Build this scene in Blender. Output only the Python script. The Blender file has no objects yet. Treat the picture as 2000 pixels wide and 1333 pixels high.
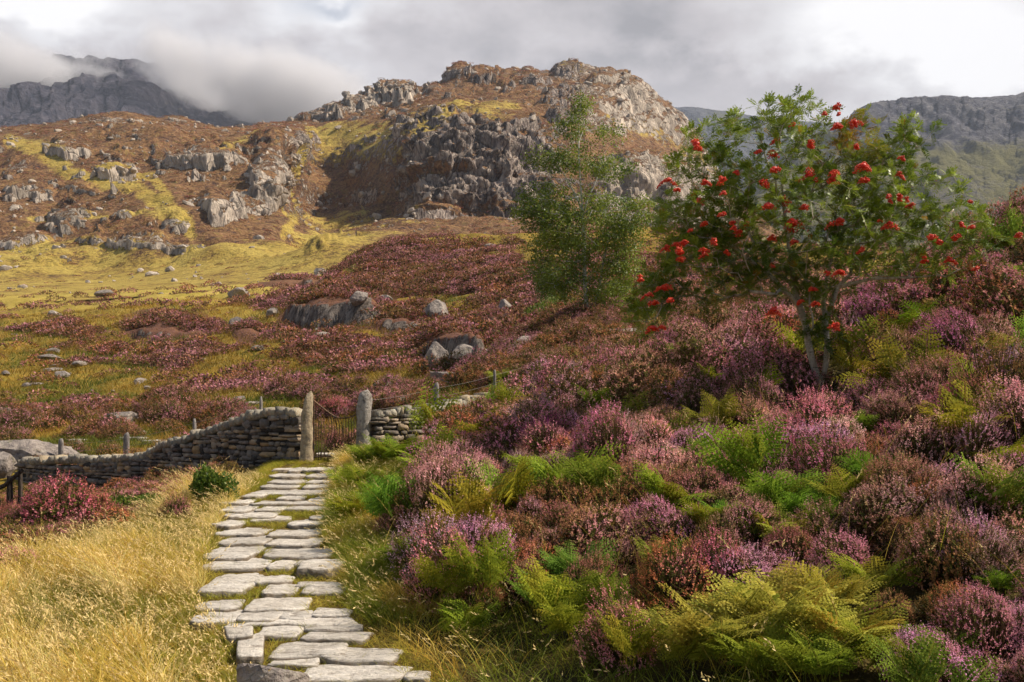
import bpy, math, random
import numpy as np

# ------------------------------------------------------------------ camera, world, sun, exposure
S = bpy.context.scene
F = 1944.0          # focal length in photo pixels (photo 2000 wide)
HZ = 840.0          # photo row of eye level
cam_d = bpy.data.cameras.new("camera"); cam = bpy.data.objects.new("camera", cam_d)
S.collection.objects.link(cam); S.camera = cam
cam.location = (0, 0, 0); cam.rotation_euler = (math.radians(90), 0, 0)
cam_d.lens = 35.0; cam_d.sensor_width = 36.0
cam_d.shift_y = (HZ - 666.5) / 2000.0
cam_d.clip_start = 0.1; cam_d.clip_end = 20000

SUN_AZ, SUN_EL = 88.0, 47.0
SKY_GAIN = 0.74
w = bpy.data.worlds.new("World"); S.world = w; w.use_nodes = True

def build_world():
    nt = w.node_tree; N = nt.nodes; L = nt.links
    for n in list(N): N.remove(n)
    out = N.new('ShaderNodeOutputWorld'); bg = N.new('ShaderNodeBackground'); bg2 = N.new('ShaderNodeBackground')
    mixs = N.new('ShaderNodeMixShader')
    sky = N.new('ShaderNodeTexSky'); sky.sky_type = 'NISHITA'; sky.sun_disc = False
    sky.sun_elevation = math.radians(SUN_EL); sky.sun_rotation = math.radians(SUN_AZ)
    bg.inputs['Strength'].default_value = 0.07
    L.new(sky.outputs[0], bg.inputs['Color'])
    tc = N.new('ShaderNodeTexCoord')
    sep = N.new('ShaderNodeSeparateXYZ'); L.new(tc.outputs['Generated'], sep.inputs[0])
    def M(op, a, b=None, c=None, clamp=False):
        n = N.new('ShaderNodeMath'); n.operation = op; n.use_clamp = clamp
        for i, v in enumerate((a, b, c)):
            if v is None: continue
            if isinstance(v, (int, float)): n.inputs[i].default_value = v
            else: L.new(v, n.inputs[i])
        return n.outputs[0]
    # warp the direction with noise so cloud edges billow
    nz = N.new('ShaderNodeTexNoise'); nz.inputs['Scale'].default_value = 3.2; nz.inputs['Detail'].default_value = 7; nz.inputs['Roughness'].default_value = 0.55
    mp = N.new('ShaderNodeMapping'); mp.inputs['Scale'].default_value = (1, 1, 1.9); L.new(tc.outputs['Generated'], mp.inputs[0]); L.new(mp.outputs[0], nz.inputs[0])
    nz2 = N.new('ShaderNodeTexNoise'); nz2.inputs['Scale'].default_value = 7.5; nz2.inputs['Detail'].default_value = 8; nz2.inputs['Roughness'].default_value = 0.58
    mp2 = N.new('ShaderNodeMapping'); mp2.inputs['Location'].default_value = (3, 7, 1); mp2.inputs['Scale'].default_value = (1, 1, 1.7); L.new(tc.outputs['Generated'], mp2.inputs[0]); L.new(mp2.outputs[0], nz2.inputs[0])
    wn = M('SUBTRACT', nz.outputs[0], 0.5)
    wn2 = M('SUBTRACT', nz2.outputs[0], 0.5)
    yy = M('MAXIMUM', sep.outputs['Y'], 0.05)
    U = M('DIVIDE', sep.outputs['X'], yy); V = M('DIVIDE', sep.outputs['Z'], yy)   # sky position ahead of the viewer
    Uw = M('ADD', U, M('MULTIPLY', wn, 0.30)); Vw = M('ADD', V, M('MULTIPLY', wn2, 0.14))
    def blob(px, py, rx, ry, amp):
        u0 = (px-1000)/F; v0 = (HZ-py)/F
        a = M('DIVIDE', M('SUBTRACT', Uw, u0), rx/F); b = M('DIVIDE', M('SUBTRACT', Vw, v0), ry/F)
        r2 = M('ADD', M('MULTIPLY', a, a), M('MULTIPLY', b, b))
        return M('MULTIPLY', M('EXPONENT', M('MULTIPLY', r2, -1.0)), amp)
    tot = None
    for b in [(70, 25, 170, 85, .80), (1800, 60, 300, 110, .62), (650, 10, 130, 50, .42), (1340, 90, 160, 40, .10), (1950, 160, 120, 50, .12),
              (350, 90, 180, 90, -.14), (1250, 150, 260, 60, -.12), (1560, 120, 130, 70, -.26), (40, 120, 140, 40, -.06), (800, 120, 200, 70, -.02),
              (520, 190, 160, 60, -.06), (1600, 30, 90, 30, -.04)]:
        o = blob(*b); tot = o if tot is None else M('ADD', tot, o)
    lum = M('ADD', M('ADD', 0.60, tot), M('ADD', M('MULTIPLY', wn, 1.0), M('MULTIPLY', wn2, 0.95)))
    lum = M('MINIMUM', M('MAXIMUM', lum, 0.30), 1.05)
    cr = N.new('ShaderNodeValToRGB'); L.new(lum, cr.inputs[0])
    e = cr.color_ramp.elements
    e[0].position = 0.3; e[0].color = (.36, .345, .36, 1)
    e[1].position = 1.0; e[1].color = (1.12, 1.10, 1.10, 1)
    m = cr.color_ramp.elements.new(0.55); m.color = (.63, .59, .60, 1)
    m = cr.color_ramp.elements.new(0.8); m.color = (.88, .86, .87, 1)
    L.new(cr.outputs[0], bg2.inputs['Color']); bg2.inputs['Strength'].default_value = SKY_GAIN
    # cloud deck fills the sky ahead and thins out overhead and behind, where the clear sky shows
    blue = blob(645, 8, 75, 22, .55)
    up = M('SUBTRACT', 1.0, M('MULTIPLY', M('SUBTRACT', sep.outputs['Z'], 0.5), 3.0), clamp=True)
    ah = M('MULTIPLY', M('ADD', sep.outputs['Y'], 0.35), 1.6, clamp=True)
    cover = M('MULTIPLY', up, ah)
    patch = M('GREATER_THAN', nz.outputs[0], 0.56)
    cover = M('SUBTRACT', M('MAXIMUM', cover, M('MULTIPLY', patch, 0.35)), blue, clamp=True)
    L.new(cover, mixs.inputs[0]); L.new(bg.outputs[0], mixs.inputs[1]); L.new(bg2.outputs[0], mixs.inputs[2])
    L.new(mixs.outputs[0], out.inputs['Surface'])
build_world()

sd = bpy.data.lights.new("sun", 'SUN'); sd.energy = 5.0; sd.angle = math.radians(0.5); sd.color = (1.0, .90, .75)
sun = bpy.data.objects.new("sun", sd); S.collection.objects.link(sun)
_a, _e = math.radians(SUN_AZ), math.radians(SUN_EL)
SUNV = np.array([math.sin(_a)*math.cos(_e), math.cos(_a)*math.cos(_e), math.sin(_e)])
from mathutils import Vector
sun.rotation_euler = Vector(SUNV).to_track_quat('Z', 'Y').to_euler()
S.view_settings.view_transform = 'Standard'; S.view_settings.look = 'None'
S.view_settings.exposure = 0.45; S.view_settings.gamma = 1.0
S.cycles.volume_bounces = 2; S.cycles.max_bounces = 6; S.cycles.transparent_max_bounces = 8
S.cycles.volume_max_steps = 256
S.cycles.use_adaptive_sampling = True; S.cycles.adaptive_threshold = 0.02

rng = np.random.default_rng(11)

# ------------------------------------------------------------------ numpy noise
_P = rng.permutation(256); _P = np.concatenate([_P, _P, _P]).astype(np.int64)
_G = rng.normal(size=(256, 3)); _G /= np.linalg.norm(_G, axis=1)[:, None]
def pn(x, y, z=0.0, s=0):
    x = np.asarray(x, float); y = np.asarray(y, float); z = np.broadcast_to(np.asarray(z, float), x.shape)
    x = x + s*17.31; y = y + s*5.77; z = z + s*9.13
    xi = np.floor(x); yi = np.floor(y); zi = np.floor(z)
    fx, fy, fz = x-xi, y-yi, z-zi
    X = xi.astype(np.int64) & 255; Y = yi.astype(np.int64) & 255; Z = zi.astype(np.int64) & 255
    u, v, w_ = (t*t*t*(t*(t*6-15)+10) for t in (fx, fy, fz))
    r = 0
    for dx in (0, 1):
        wx = u if dx else 1-u
        for dy in (0, 1):
            wy = v if dy else 1-v
            for dz in (0, 1):
                wz = w_ if dz else 1-w_
                g = _G[_P[_P[_P[(X+dx) & 255] + ((Y+dy) & 255)] + ((Z+dz) & 255)]]
                r = r + wx*wy*wz*(g[..., 0]*(fx-dx) + g[..., 1]*(fy-dy) + g[..., 2]*(fz-dz))
    return r*1.5
def fbm(x, y, z=0.0, o=4, g=.5, s=0):
    a, r, t = 1.0, 0, 0.0; x = np.asarray(x, float); y = np.asarray(y, float); z = np.asarray(z, float)
    for i in range(o):
        r = r + a*pn(x, y, z, s+i); t += a; a *= g; x = x*2.03; y = y*2.03; z = z*2.03
    return r/t*1.3
def ridged(x, y, z=0.0, o=3, s=0):
    a, r, t = 1.0, 0, 0.0; x = np.asarray(x, float); y = np.asarray(y, float); z = np.asarray(z, float)
    for i in range(o):
        r = r + a*(1-2*np.abs(pn(x, y, z, s+i))); t += a; a *= .5; x = x*2.1; y = y*2.1; z = z*2.1
    return r/t
def sst(a, b, x):
    t = np.clip((x-a)/(b-a), 0, 1); return t*t*(3-2*t)

# ------------------------------------------------------------------ mesh and object helpers
def mesh(name, V, Fq, attrs=None, smooth=False, mats=(), mi=None):
    """V (n,3); Fq list of arrays (m,k). attrs: name -> (n,) float or (n,3) colour"""
    me = bpy.data.meshes.new(name)
    V = np.asarray(V, np.float32)
    if not isinstance(Fq, (list, tuple)): Fq = [Fq]
    Fq = [np.asarray(f, np.int32) for f in Fq if len(f)]
    me.vertices.add(len(V)); me.vertices.foreach_set('co', V.ravel())
    lv = np.concatenate([f.ravel() for f in Fq]); tot = np.concatenate([np.full(len(f), f.shape[1], np.int32) for f in Fq])
    st = np.concatenate([[0], np.cumsum(tot)[:-1]]).astype(np.int32)
    me.loops.add(len(lv)); me.loops.foreach_set('vertex_index', lv)
    me.polygons.add(len(tot)); me.polygons.foreach_set('loop_start', st); me.polygons.foreach_set('loop_total', tot)
    me.polygons.foreach_set('use_smooth', np.full(len(tot), bool(smooth)))
    for m in mats: me.materials.append(m)
    if mi is not None: me.polygons.foreach_set('material_index', np.asarray(mi, np.int32))
    me.update(calc_edges=True)
    for k, a in (attrs or {}).items():
        a = np.asarray(a, np.float32)
        if a.ndim == 1:
            at = me.attributes.new(k, 'FLOAT', 'POINT'); at.data.foreach_set('value', a)
        else:
            at = me.attributes.new(k, 'FLOAT_COLOR', 'POINT'); c = np.ones((len(a), 4), np.float32); c[:, :3] = a
            at.data.foreach_set('color', c.ravel())
    return me
def link(name, me, parent=None, loc=None, rz=None):
    o = bpy.data.objects.new(name, me); S.collection.objects.link(o)
    if parent: o.parent = parent
    if loc is not None: o.location = [float(c) for c in loc]
    if rz is not None: o.rotation_euler = (0, 0, rz)
    return o
def tag(o, label=None, cat=None, group=None, kind=None):
    if label: o['label'] = label
    if cat: o['category'] = cat
    if group: o['group'] = group
    if kind: o['kind'] = kind
    return o
class MB:
    def __init__(s): s.V = []; s.Q = []; s.T = []; s.n = 0; s.A = {}
    def add(s, V, q=None, t=None, **at):
        V = np.asarray(V, float)
        if q is not None and len(q): s.Q.append(np.asarray(q)+s.n)
        if t is not None and len(t): s.T.append(np.asarray(t)+s.n)
        for k, a in at.items():
            a = np.asarray(a, float)
            if a.ndim == 0: a = np.full(len(V), float(a))
            elif a.ndim == 1 and len(a) == 3 and len(V) != 3: a = np.tile(a, (len(V), 1))
            s.A.setdefault(k, []).append(a)
        s.V.append(V); s.n += len(V); return s
    def mesh(s, name, mats=(), smooth=False):
        return mesh(name, np.concatenate(s.V), [np.concatenate(l) for l in (s.Q, s.T) if l], {k: np.concatenate(a) for k, a in s.A.items()}, smooth, mats)

# ------------------------------------------------------------------ material helper
class NT:
    def __init__(s, name):
        s.m = bpy.data.materials.new(name); s.m.use_nodes = True; s.t = s.m.node_tree; s.N = s.t.nodes; s.L = s.t.links
        for n in list(s.N): s.N.remove(n)
        s.out = s.N.new('ShaderNodeOutputMaterial')
    def put(s, sock, v):
        if v is None: return
        if isinstance(v, (int, float)): sock.default_value = v
        elif isinstance(v, (tuple, list)):
            sock.default_value = tuple(v)+((1,) if len(v) == 3 and sock.type == 'RGBA' else ())
        else: s.L.new(v, sock)
    def attr(s, name, typ='GEOMETRY', out='Fac'):
        n = s.N.new('ShaderNodeAttribute'); n.attribute_type = typ; n.attribute_name = name; return n.outputs[out]
    def M(s, op, a, b=None, clamp=False):
        n = s.N.new('ShaderNodeMath'); n.operation = op; n.use_clamp = clamp; s.put(n.inputs[0], a); s.put(n.inputs[1], b); return n.outputs[0]
    def mix(s, f, a, b, mode='MIX'):
        n = s.N.new('ShaderNodeMix'); n.data_type = 'RGBA'; n.blend_type = mode; s.put(n.inputs[0], f); s.put(n.inputs[6], a); s.put(n.inputs[7], b); return n.outputs[2]
    def coord(s, kind='Object', scale=(1, 1, 1), rot=(0, 0, 0)):
        if kind == 'World': c = s.N.new('ShaderNodeNewGeometry').outputs['Position']
        else: c = s.N.new('ShaderNodeTexCoord').outputs[kind]
        m = s.N.new('ShaderNodeMapping'); m.inputs['Scale'].default_value = scale; m.inputs['Rotation'].default_value = rot
        s.L.new(c, m.inputs[0]); return m.outputs[0]
    def noise(s, vec, scale, det=4, rough=.55, dist=0):
        n = s.N.new('ShaderNodeTexNoise'); s.put(n.inputs['Vector'], vec); n.inputs['Scale'].default_value = scale
        n.inputs['Detail'].default_value = det; n.inputs['Roughness'].default_value = rough; n.inputs['Distortion'].default_value = dist; return n.outputs[0]
    def voro(s, vec, scale, feat='DISTANCE_TO_EDGE', out='Distance', rand=1):
        n = s.N.new('ShaderNodeTexVoronoi'); n.feature = feat; s.put(n.inputs['Vector'], vec); n.inputs['Scale'].default_value = scale
        n.inputs['Randomness'].default_value = rand; return n.outputs[out]
    def ramp(s, v, stops):
        n = s.N.new('ShaderNodeValToRGB'); s.put(n.inputs[0], v); e = n.color_ramp.elements
        while len(e) < len(stops): e.new(.5)
        for i, (p, c) in enumerate(stops):
            e[i].position = p; e[i].color = tuple(c)+(1,) if isinstance(c, (tuple, list)) else (c, c, c, 1)
        return n.outputs[0]
    def rng(s, v, a, b, c=0, d=1, smooth=False):
        n = s.N.new('ShaderNodeMapRange'); s.put(n.inputs[0], v)
        for i, x in enumerate((a, b, c, d)): n.inputs[i+1].default_value = x
        if smooth: n.interpolation_type = 'SMOOTHSTEP'
        return n.outputs[0]
    def bump(s, h, strength=.5, dist=.1, normal=None):
        n = s.N.new('ShaderNodeBump'); n.inputs['Strength'].default_value = strength; n.inputs['Distance'].default_value = dist
        s.put(n.inputs['Height'], h); s.put(n.inputs['Normal'], normal); return n.outputs[0]
    def bsdf(s, col, rough=.8, spec=.3, normal=None, metal=0):
        n = s.N.new('ShaderNodeBsdfPrincipled'); s.put(n.inputs['Base Color'], col); s.put(n.inputs['Roughness'], rough)
        s.put(n.inputs['Specular IOR Level'], spec); s.put(n.inputs['Normal'], normal); n.inputs['Metallic'].default_value = metal
        s.L.new(n.outputs[0], s.out.inputs[0]); return s.m
    def leaf(s, col, trans=.35, tcol=None, rough=.5, spec=.3):
        n = s.N.new('ShaderNodeBsdfPrincipled'); s.put(n.inputs['Base Color'], col); n.inputs['Roughness'].default_value = rough; n.inputs['Specular IOR Level'].default_value = spec
        t = s.N.new('ShaderNodeBsdfTranslucent'); s.put(t.inputs[0], tcol if tcol is not None else col)
        m = s.N.new('ShaderNodeMixShader'); m.inputs[0].default_value = trans
        s.L.new(n.outputs[0], m.inputs[1]); s.L.new(t.outputs[0], m.inputs[2]); s.L.new(m.outputs[0], s.out.inputs[0]); return s.m

# ------------------------------------------------------------------ terrain tables: rows of the land seen ahead, at their distances
PXG = np.arange(-1600, 3601, 4.0)
def curve(pts, sig=14):
    xs = [p[0] for p in pts]; vs = [p[1] for p in pts]
    c = np.interp(PXG, xs, vs)
    if sig:
        k = np.exp(-.5*(np.arange(-3*sig, 3*sig+1)/sig)**2); k /= k.sum()
        c = np.convolve(np.pad(c, 3*sig, mode='edge'), k, 'valid')
    return c
def flat(px_pairs): return [(px_pairs[i], px_pairs[i+1]) for i in range(0, len(px_pairs), 2)]
PATH_Z0, PATH_S = -1.81, 0.0865
def pathz(Y): return PATH_Z0 + (Y-7.5)*PATH_S
RINGS = [  # (distance, [px, row, ...])
 (1.5, [-1600, 3350, 1000, 3560, 3600, 3200]),
 (4.0, [-1600, 1880, 0, 1890, 900, 1880, 1400, 1850, 2000, 1800, 3600, 1500]),
 (5.5, [-1600, 1530, 0, 1545, 850, 1545, 1300, 1510, 2000, 1400, 3600, 1100]),
 (7.5, [-1600, 1330, 0, 1316, 450, 1311, 850, 1309, 1000, 1295, 1200, 1260, 1600, 1190, 2000, 1100, 3600, 850]),
 (10., [-1600, 1190, 0, 1162, 400, 1150, 680, 1149, 900, 1115, 1200, 1060, 1600, 980, 2000, 885, 3600, 620]),
 (13., [-1600, 1120, 0, 1078, 400, 1043, 660, 1038, 850, 1012, 1200, 945, 1600, 855, 2000, 735, 3600, 430]),
 (16., [-1600, 1080, 0, 1042, 300, 1000, 430, 972, 650, 968, 800, 950, 1000, 900, 1300, 825, 1600, 765, 2000, 605, 3600, 260]),
 (20.5, [-1600, 1020, 0, 1012, 200, 988, 400, 940, 520, 908, 690, 903, 800, 878, 1000, 812, 1240, 705, 1500, 640, 1700, 600, 1850, 525, 2000, 440, 3600, 60]),
 (24., [-1600, 990, 0, 990, 200, 968, 400, 925, 560, 890, 700, 880, 930, 828, 1000, 800, 1240, 700, 1500, 640, 1700, 600, 1850, 535, 2000, 460, 3600, 120]),
 (30., [-1600, 900, 0, 895, 300, 885, 500, 862, 640, 850, 720, 830, 850, 790, 1000, 745, 1150, 702, 1300, 670, 1500, 640, 2000, 560, 3600, 300]),
 (38., [-1600, 850, 0, 842, 300, 830, 500, 806, 640, 790, 750, 765, 850, 740, 1000, 690, 1150, 628, 1300, 620, 1500, 610, 2000, 580, 3600, 400]),
 (50., [-1600, 800, 0, 778, 300, 768, 500, 745, 600, 728, 750, 700, 850, 690, 1000, 645, 1150, 590, 1300, 580, 1500, 580, 2000, 580, 3600, 450]),
 (65., [-1600, 750, 0, 725, 300, 708, 450, 690, 560, 660, 750, 640, 850, 632, 1000, 590, 1150, 550, 1300, 535, 1500, 545, 2000, 570, 3600, 470]),
 (85., [-1600, 700, 0, 678, 300, 645, 450, 620, 560, 600, 680, 585, 850, 560, 1000, 525, 1150, 505, 1300, 495, 1500, 515, 2000, 550, 3600, 480]),
 (110., [-1600, 650, 0, 632, 300, 602, 450, 585, 560, 572, 640, 555, 690, 525, 740, 500, 850, 495, 1000, 480, 1150, 470, 1300, 465, 1500, 490, 2000, 530, 3600, 490]),
 (132., [-1600, 630, 0, 612, 300, 590, 450, 575, 560, 568, 640, 560, 675, 535, 700, 505, 740, 480, 800, 468, 900, 463, 1000, 459, 1150, 456, 1300, 452, 1500, 470, 2000, 520, 3600, 490]),
 (170., [-1600, 590, 0, 578, 200, 572, 400, 560, 600, 548, 700, 530, 800, 510, 900, 500, 1150, 490, 1300, 490, 1500, 500, 2000, 540, 3600, 540]),
]
# the mountain: distance and row both vary across
MR = [
 ([-1600, 235, 3600, 235], [-1600, 555, 0, 550, 200, 552, 400, 528, 600, 510, 700, 500, 850, 485, 1050, 472, 1300, 470, 1500, 485, 2800, 540, 3600, 560]),
 ([-1600, 265, 300, 265, 540, 285, 565, 290, 600, 370, 700, 355, 800, 322, 3600, 330], [-1600, 490, 0, 505, 100, 520, 200, 525, 300, 505, 400, 470, 500, 460, 580, 450, 650, 460, 800, 452, 900, 452, 1050, 457, 1200, 450, 1320, 446, 1400, 455, 1500, 480, 1700, 520, 3600, 600]),
 ([-1600, 310, 450, 310, 540, 320, 568, 325, 600, 440, 700, 412, 800, 362, 860, 358, 1200, 372, 3600, 380], [-1600, 425, 0, 440, 100, 455, 200, 430, 300, 405, 400, 400, 500, 420, 580, 415, 700, 408, 790, 425, 850, 435, 1050, 452, 1200, 452, 1320, 440, 1400, 452, 1500, 480, 1700, 525, 3600, 610]),
 ([-1600, 385, 450, 385, 540, 385, 570, 388, 600, 492, 700, 468, 800, 412, 860, 405, 1100, 420, 1400, 440, 3600, 440], [-1600, 345, 0, 345, 200, 325, 400, 322, 480, 300, 560, 275, 600, 300, 700, 292, 790, 268, 850, 250, 1000, 238, 1100, 255, 1200, 280, 1260, 325, 1330, 390, 1400, 440, 1500, 475, 1700, 530, 3600, 620]),
 ([-1600, 445, 450, 445, 570, 455, 610, 540, 800, 500, 1400, 520, 3600, 520], [-1600, 285, 0, 282, 200, 265, 300, 262, 400, 278, 500, 265, 560, 252, 600, 262, 700, 245, 790, 226, 850, 216, 1000, 208, 1080, 225, 1150, 225, 1200, 245, 1260, 285, 1330, 345, 1400, 410, 1500, 465, 1700, 545, 3600, 640]),
 ([-1600, 485, 450, 485, 600, 570, 800, 620, 1400, 620, 3600, 620], [-1600, 262, 0, 262, 180, 240, 300, 243, 400, 255, 500, 255, 600, 240, 700, 212, 790, 190, 850, 180, 900, 162, 1000, 168, 1080, 170, 1150, 168, 1200, 185, 1260, 220, 1330, 285, 1380, 345, 1420, 400, 1500, 450, 1700, 560, 3600, 660]),
 ([-1600, 520, 450, 520, 600, 640, 800, 710, 3600, 710], [-1600, 250, -200, 252, 0, 252, 100, 246, 160, 234, 180, 230, 250, 225, 300, 236, 350, 230, 400, 248, 440, 258, 500, 250, 560, 241, 600, 232, 650, 216, 700, 203, 740, 180, 762, 172, 800, 167, 818, 172, 832, 182, 848, 168, 868, 162, 880, 140, 895, 134, 920, 131, 955, 143, 985, 142, 1040, 143, 1075, 142, 1095, 128, 1125, 124, 1150, 128, 1162, 136, 1180, 136, 1220, 148, 1260, 168, 1300, 198, 1335, 225, 1360, 255, 1385, 300, 1410, 345, 1450, 400, 1500, 440, 1700, 570, 3600, 680]),
]
GD = np.array([r[0] for r in RINGS])
GV = np.stack([curve(flat(r[1]), 10 if r[0] > 20 else 18) for r in RINGS])     # rows
GZ = (HZ-GV)*GD[:, None]/F
def col_lookup(T, px):
    t = np.clip((px-PXG[0])/4.0, 0, len(PXG)-1.001); i = t.astype(int); f = t-i
    return T[..., i]*(1-f)+T[..., i+1]*f
_sl = np.diff(GZ, axis=0)/np.diff(GD)[:, None]
_tan = np.empty_like(GZ); _tan[1:-1] = np.where(_sl[1:]*_sl[:-1] > 0, 2*_sl[1:]*_sl[:-1]/(_sl[1:]+_sl[:-1]+1e-9), 0)*.6+.4*(.5*(_sl[1:]+_sl[:-1])); _tan[0] = _sl[0]; _tan[-1] = _sl[-1]
def base_z(x, y):
    y = np.asarray(y, float); x = np.asarray(x, float)
    px = 1000+F*x/np.maximum(y, 1.5)
    yc = np.clip(y, 1.5, 169.99)
    k = np.clip(np.searchsorted(GD, yc, side='right')-1, 0, len(GD)-2)
    t = np.clip((px-PXG[0])/4.0, 0, len(PXG)-1.001); i = t.astype(int); f = t-i
    def g(T, kk): return T[kk, i]*(1-f)+T[kk, i+1]*f
    h = GD[k+1]-GD[k]; s = (yc-GD[k])/h
    z0, z1, m0, m1 = g(GZ, k), g(GZ, k+1), g(_tan, k)*h, g(_tan, k+1)*h
    return (2*s**3-3*s**2+1)*z0+(s**3-2*s**2+s)*m0+(-2*s**3+3*s**2)*z1+(s**3-s**2)*m1
def path_px(Y):
    v = HZ-pathz(Y)*F/Y
    l = np.interp(v, [905, 955, 1000, 1060, 1110, 1190, 1230, 1333, 1600, 2200], [545, 492, 443, 415, 408, 388, 450, 462, 520, 600])
    r = np.interp(v, [905, 955, 1000, 1060, 1110, 1190, 1230, 1333, 1600, 2200], [664, 655, 640, 640, 668, 690, 730, 850, 1050, 1400])
    return l, r
def path_mask(x, y):
    y = np.asarray(y, float); Y = np.maximum(y, 3.0); px = 1000+F*np.asarray(x, float)/Y; l, r = path_px(Y)
    m = np.minimum(px-l, r-px)/F*Y           # metres inside
    return sst(-.25, .1, m)*(y < 22.5)
# heath cover over the land beyond the wall, given where each patch lies
HP = [(860, 530, 190, 62), (760, 560, 110, 40), (670, 690, 120, 50), (355, 700, 100, 36), (450, 760, 110, 32), (590, 765, 60, 24), (325, 812, 45, 20), (50, 812, 60, 20),
      (205, 800, 85, 22), (900, 660, 120, 45), (1100, 640, 160, 70), (1050, 730, 160, 40), (1250, 560, 180, 80), (600, 590, 90, 25), (480, 600, 90, 22), (120, 650, 70, 10), (660, 800, 50, 30),
      (220, 690, 40, 12), (660, 596, 120, 26), (870, 668, 80, 28), (800, 630, 90, 22), (560, 552, 70, 12), (960, 632, 70, 20), (480, 650, 40, 14), (330, 635, 80, 14), (1090, 650, 90, 16), (400, 640, 60, 14), (560, 660, 50, 22), (770, 620, 80, 30), (1000, 560, 90, 60), (1400, 560, 200, 90), (760, 790, 80, 22), (440, 820, 30, 12), (215, 855, 60, 8), (150, 720, 50, 8)]
def heath(px, v, x, y):
    h = np.zeros(np.shape(px))
    for cx, cy, rx, ry in HP:
        h = np.maximum(h, 1.25-np.sqrt(((px-cx)/rx)**2+((v-cy)/ry)**2))
    h = h + .55*fbm(x*.16, y*.11, 0, 3, s=40) + .50*pn(x*.55, y*.35, 0, 44)
    h = h - .5*sst(640, 600, v)*sst(660, 560, px)      # the bright green field
    return sst(.3, .62, h)
OUT = [(660, 628, 100, 22, 1.5), (878, 700, 60, 24, 1.0), (620, 700, 40, 14, .35), (330, 655, 75, 16, .6), (1090, 665, 90, 18, .3), (480, 660, 30, 14, .3), (840, 615, 26, 14, .5), (720, 578, 40, 12, .5), (790, 640, 60, 12, .6), (560, 560, 60, 10, .5), (960, 640, 60, 14, .5)]
def ground_z(x, y, full=False):
    x = np.asarray(x, float); y = np.asarray(y, float)
    z = base_z(x, y); pm = path_mask(x, y)
    far = sst(24, 60, y)*sst(169, 150, y)
    z = z + (1-pm)*(.07*fbm(x*.8, y*.8, 0, 3, s=1)+.02*pn(x*4, y*4, 0, 5))*(1-far)
    z = z + far*(.75*fbm(x*.11, y*.11, 0, 4, s=9) + .30*fbm(x*.45, y*.45, 0, 3, s=12)) + sst(60, 110, y)*sst(169, 140, y)*(.9*fbm(x*.05, y*.05, 0, 3, s=15))
    px = 1000+F*x/np.maximum(y, 1.5); v = HZ-base_z(x, y)*F/np.maximum(y, 1.5)
    rk = np.zeros(np.shape(x))
    for cx, cy, rx, ry, h in OUT:
        wr = .35*fbm(x*.25, y*.25, 0, 3, s=21)
        dy = v-cy; d = np.sqrt(((px-cx)/rx)**2+(dy/np.where(dy < 0, ry*2.6, ry*.5))**2)+wr*1.3
        up = sst(1.1, np.where(dy < 0, .1, .72), d)*h
        z = z + up*(y > 26); rk = np.maximum(rk, sst(1.2, .8, d)*(y > 26)*sst(-ry*1.2, -ry*.3, dy))
    z = z*(1-pm)+pathz(y)*pm
    if full: return z, pm, rk, px, v
    return z
def at(px, v, y0=3.0, y1=165.0):
    """the point of the ground seen in photo column px at row v"""
    Y = np.geomspace(y0, y1, 900); X = (px-1000)/F*Y; Z = ground_z(X, Y); r = HZ-Z*F/Y
    k = np.argmax(r <= v) if np.any(r <= v) else len(Y)-1
    if k > 0:
        t = (r[k-1]-v)/max(1e-6, r[k-1]-r[k]); yy = Y[k-1]*(1-t)+Y[k]*t
    else: yy = Y[0]
    xx = (px-1000)/F*yy
    return np.array([xx, yy, float(ground_z(np.array([xx]), np.array([yy]))[0])])
def gz1(x, y): return float(ground_z(np.array([x]), np.array([y]))[0])
def grid_faces(nr, nc):
    a = (np.arange(nr-1)[:, None]*nc+np.arange(nc-1)[None, :]).ravel()
    return np.stack([a, a+1, a+nc+1, a+nc], 1)

# ------------------------------------------------------------------ terrain materials
ROCK_A, ROCK_B, ROCK_D = (.46, .40, .345), (.27, .235, .225), (.10, .085, .085)
def mat_rock(name, scale=1.0, a=ROCK_A, b=ROCK_B, lichen=.25, bumpd=.03, coord='World'):
    n = NT(name); c = n.coord(coord)
    n1 = n.noise(c, 1.3*scale, 8, .62); n2 = n.noise(c, 6*scale, 6, .6); n3 = n.noise(c, 26*scale, 4, .6)
    col = n.mix(n.rng(n1, .35, .65), b, a)
    col = n.mix(n.rng(n2, .52, .68, 0, .55), col, tuple(q*1.25 for q in a))
    col = n.mix(n.rng(n2, .46, .34, 0, .6), col, ROCK_D)
    col = n.mix(n.M('MULTIPLY', n.rng(n.noise(c, 3.3*scale, 6, .7), .57, .66), lichen), col, (.55, .53, .42))
    col = n.mix(n.M('MULTIPLY', n.rng(n.noise(c, 2.1*scale, 5, .7), .6, .68), .5), col, (.12, .12, .035))
    cr = n.rng(n.voro(n.coord(coord, (1, 1, 2.6), (.3, .2, .5)), 2.2*scale), 0, .022, 0, 1)
    cr = n.M('MAXIMUM', cr, n.rng(n.noise(c, .9*scale, 3, .5), .60, .50))
    col = n.mix(n.M('ADD', .25, n.M('MULTIPLY', cr, .75)), ROCK_D, col)
    h = n.M('ADD', n.M('ADD', n.M('MULTIPLY', n1, 1.2), n.M('MULTIPLY', n2, .7)), n.M('ADD', n.M('MULTIPLY', n3, .35), n.M('MULTIPLY', cr, .35)))
    return n.bsdf(col, .85, .25, n.bump(h, .9, bumpd*3))
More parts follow.
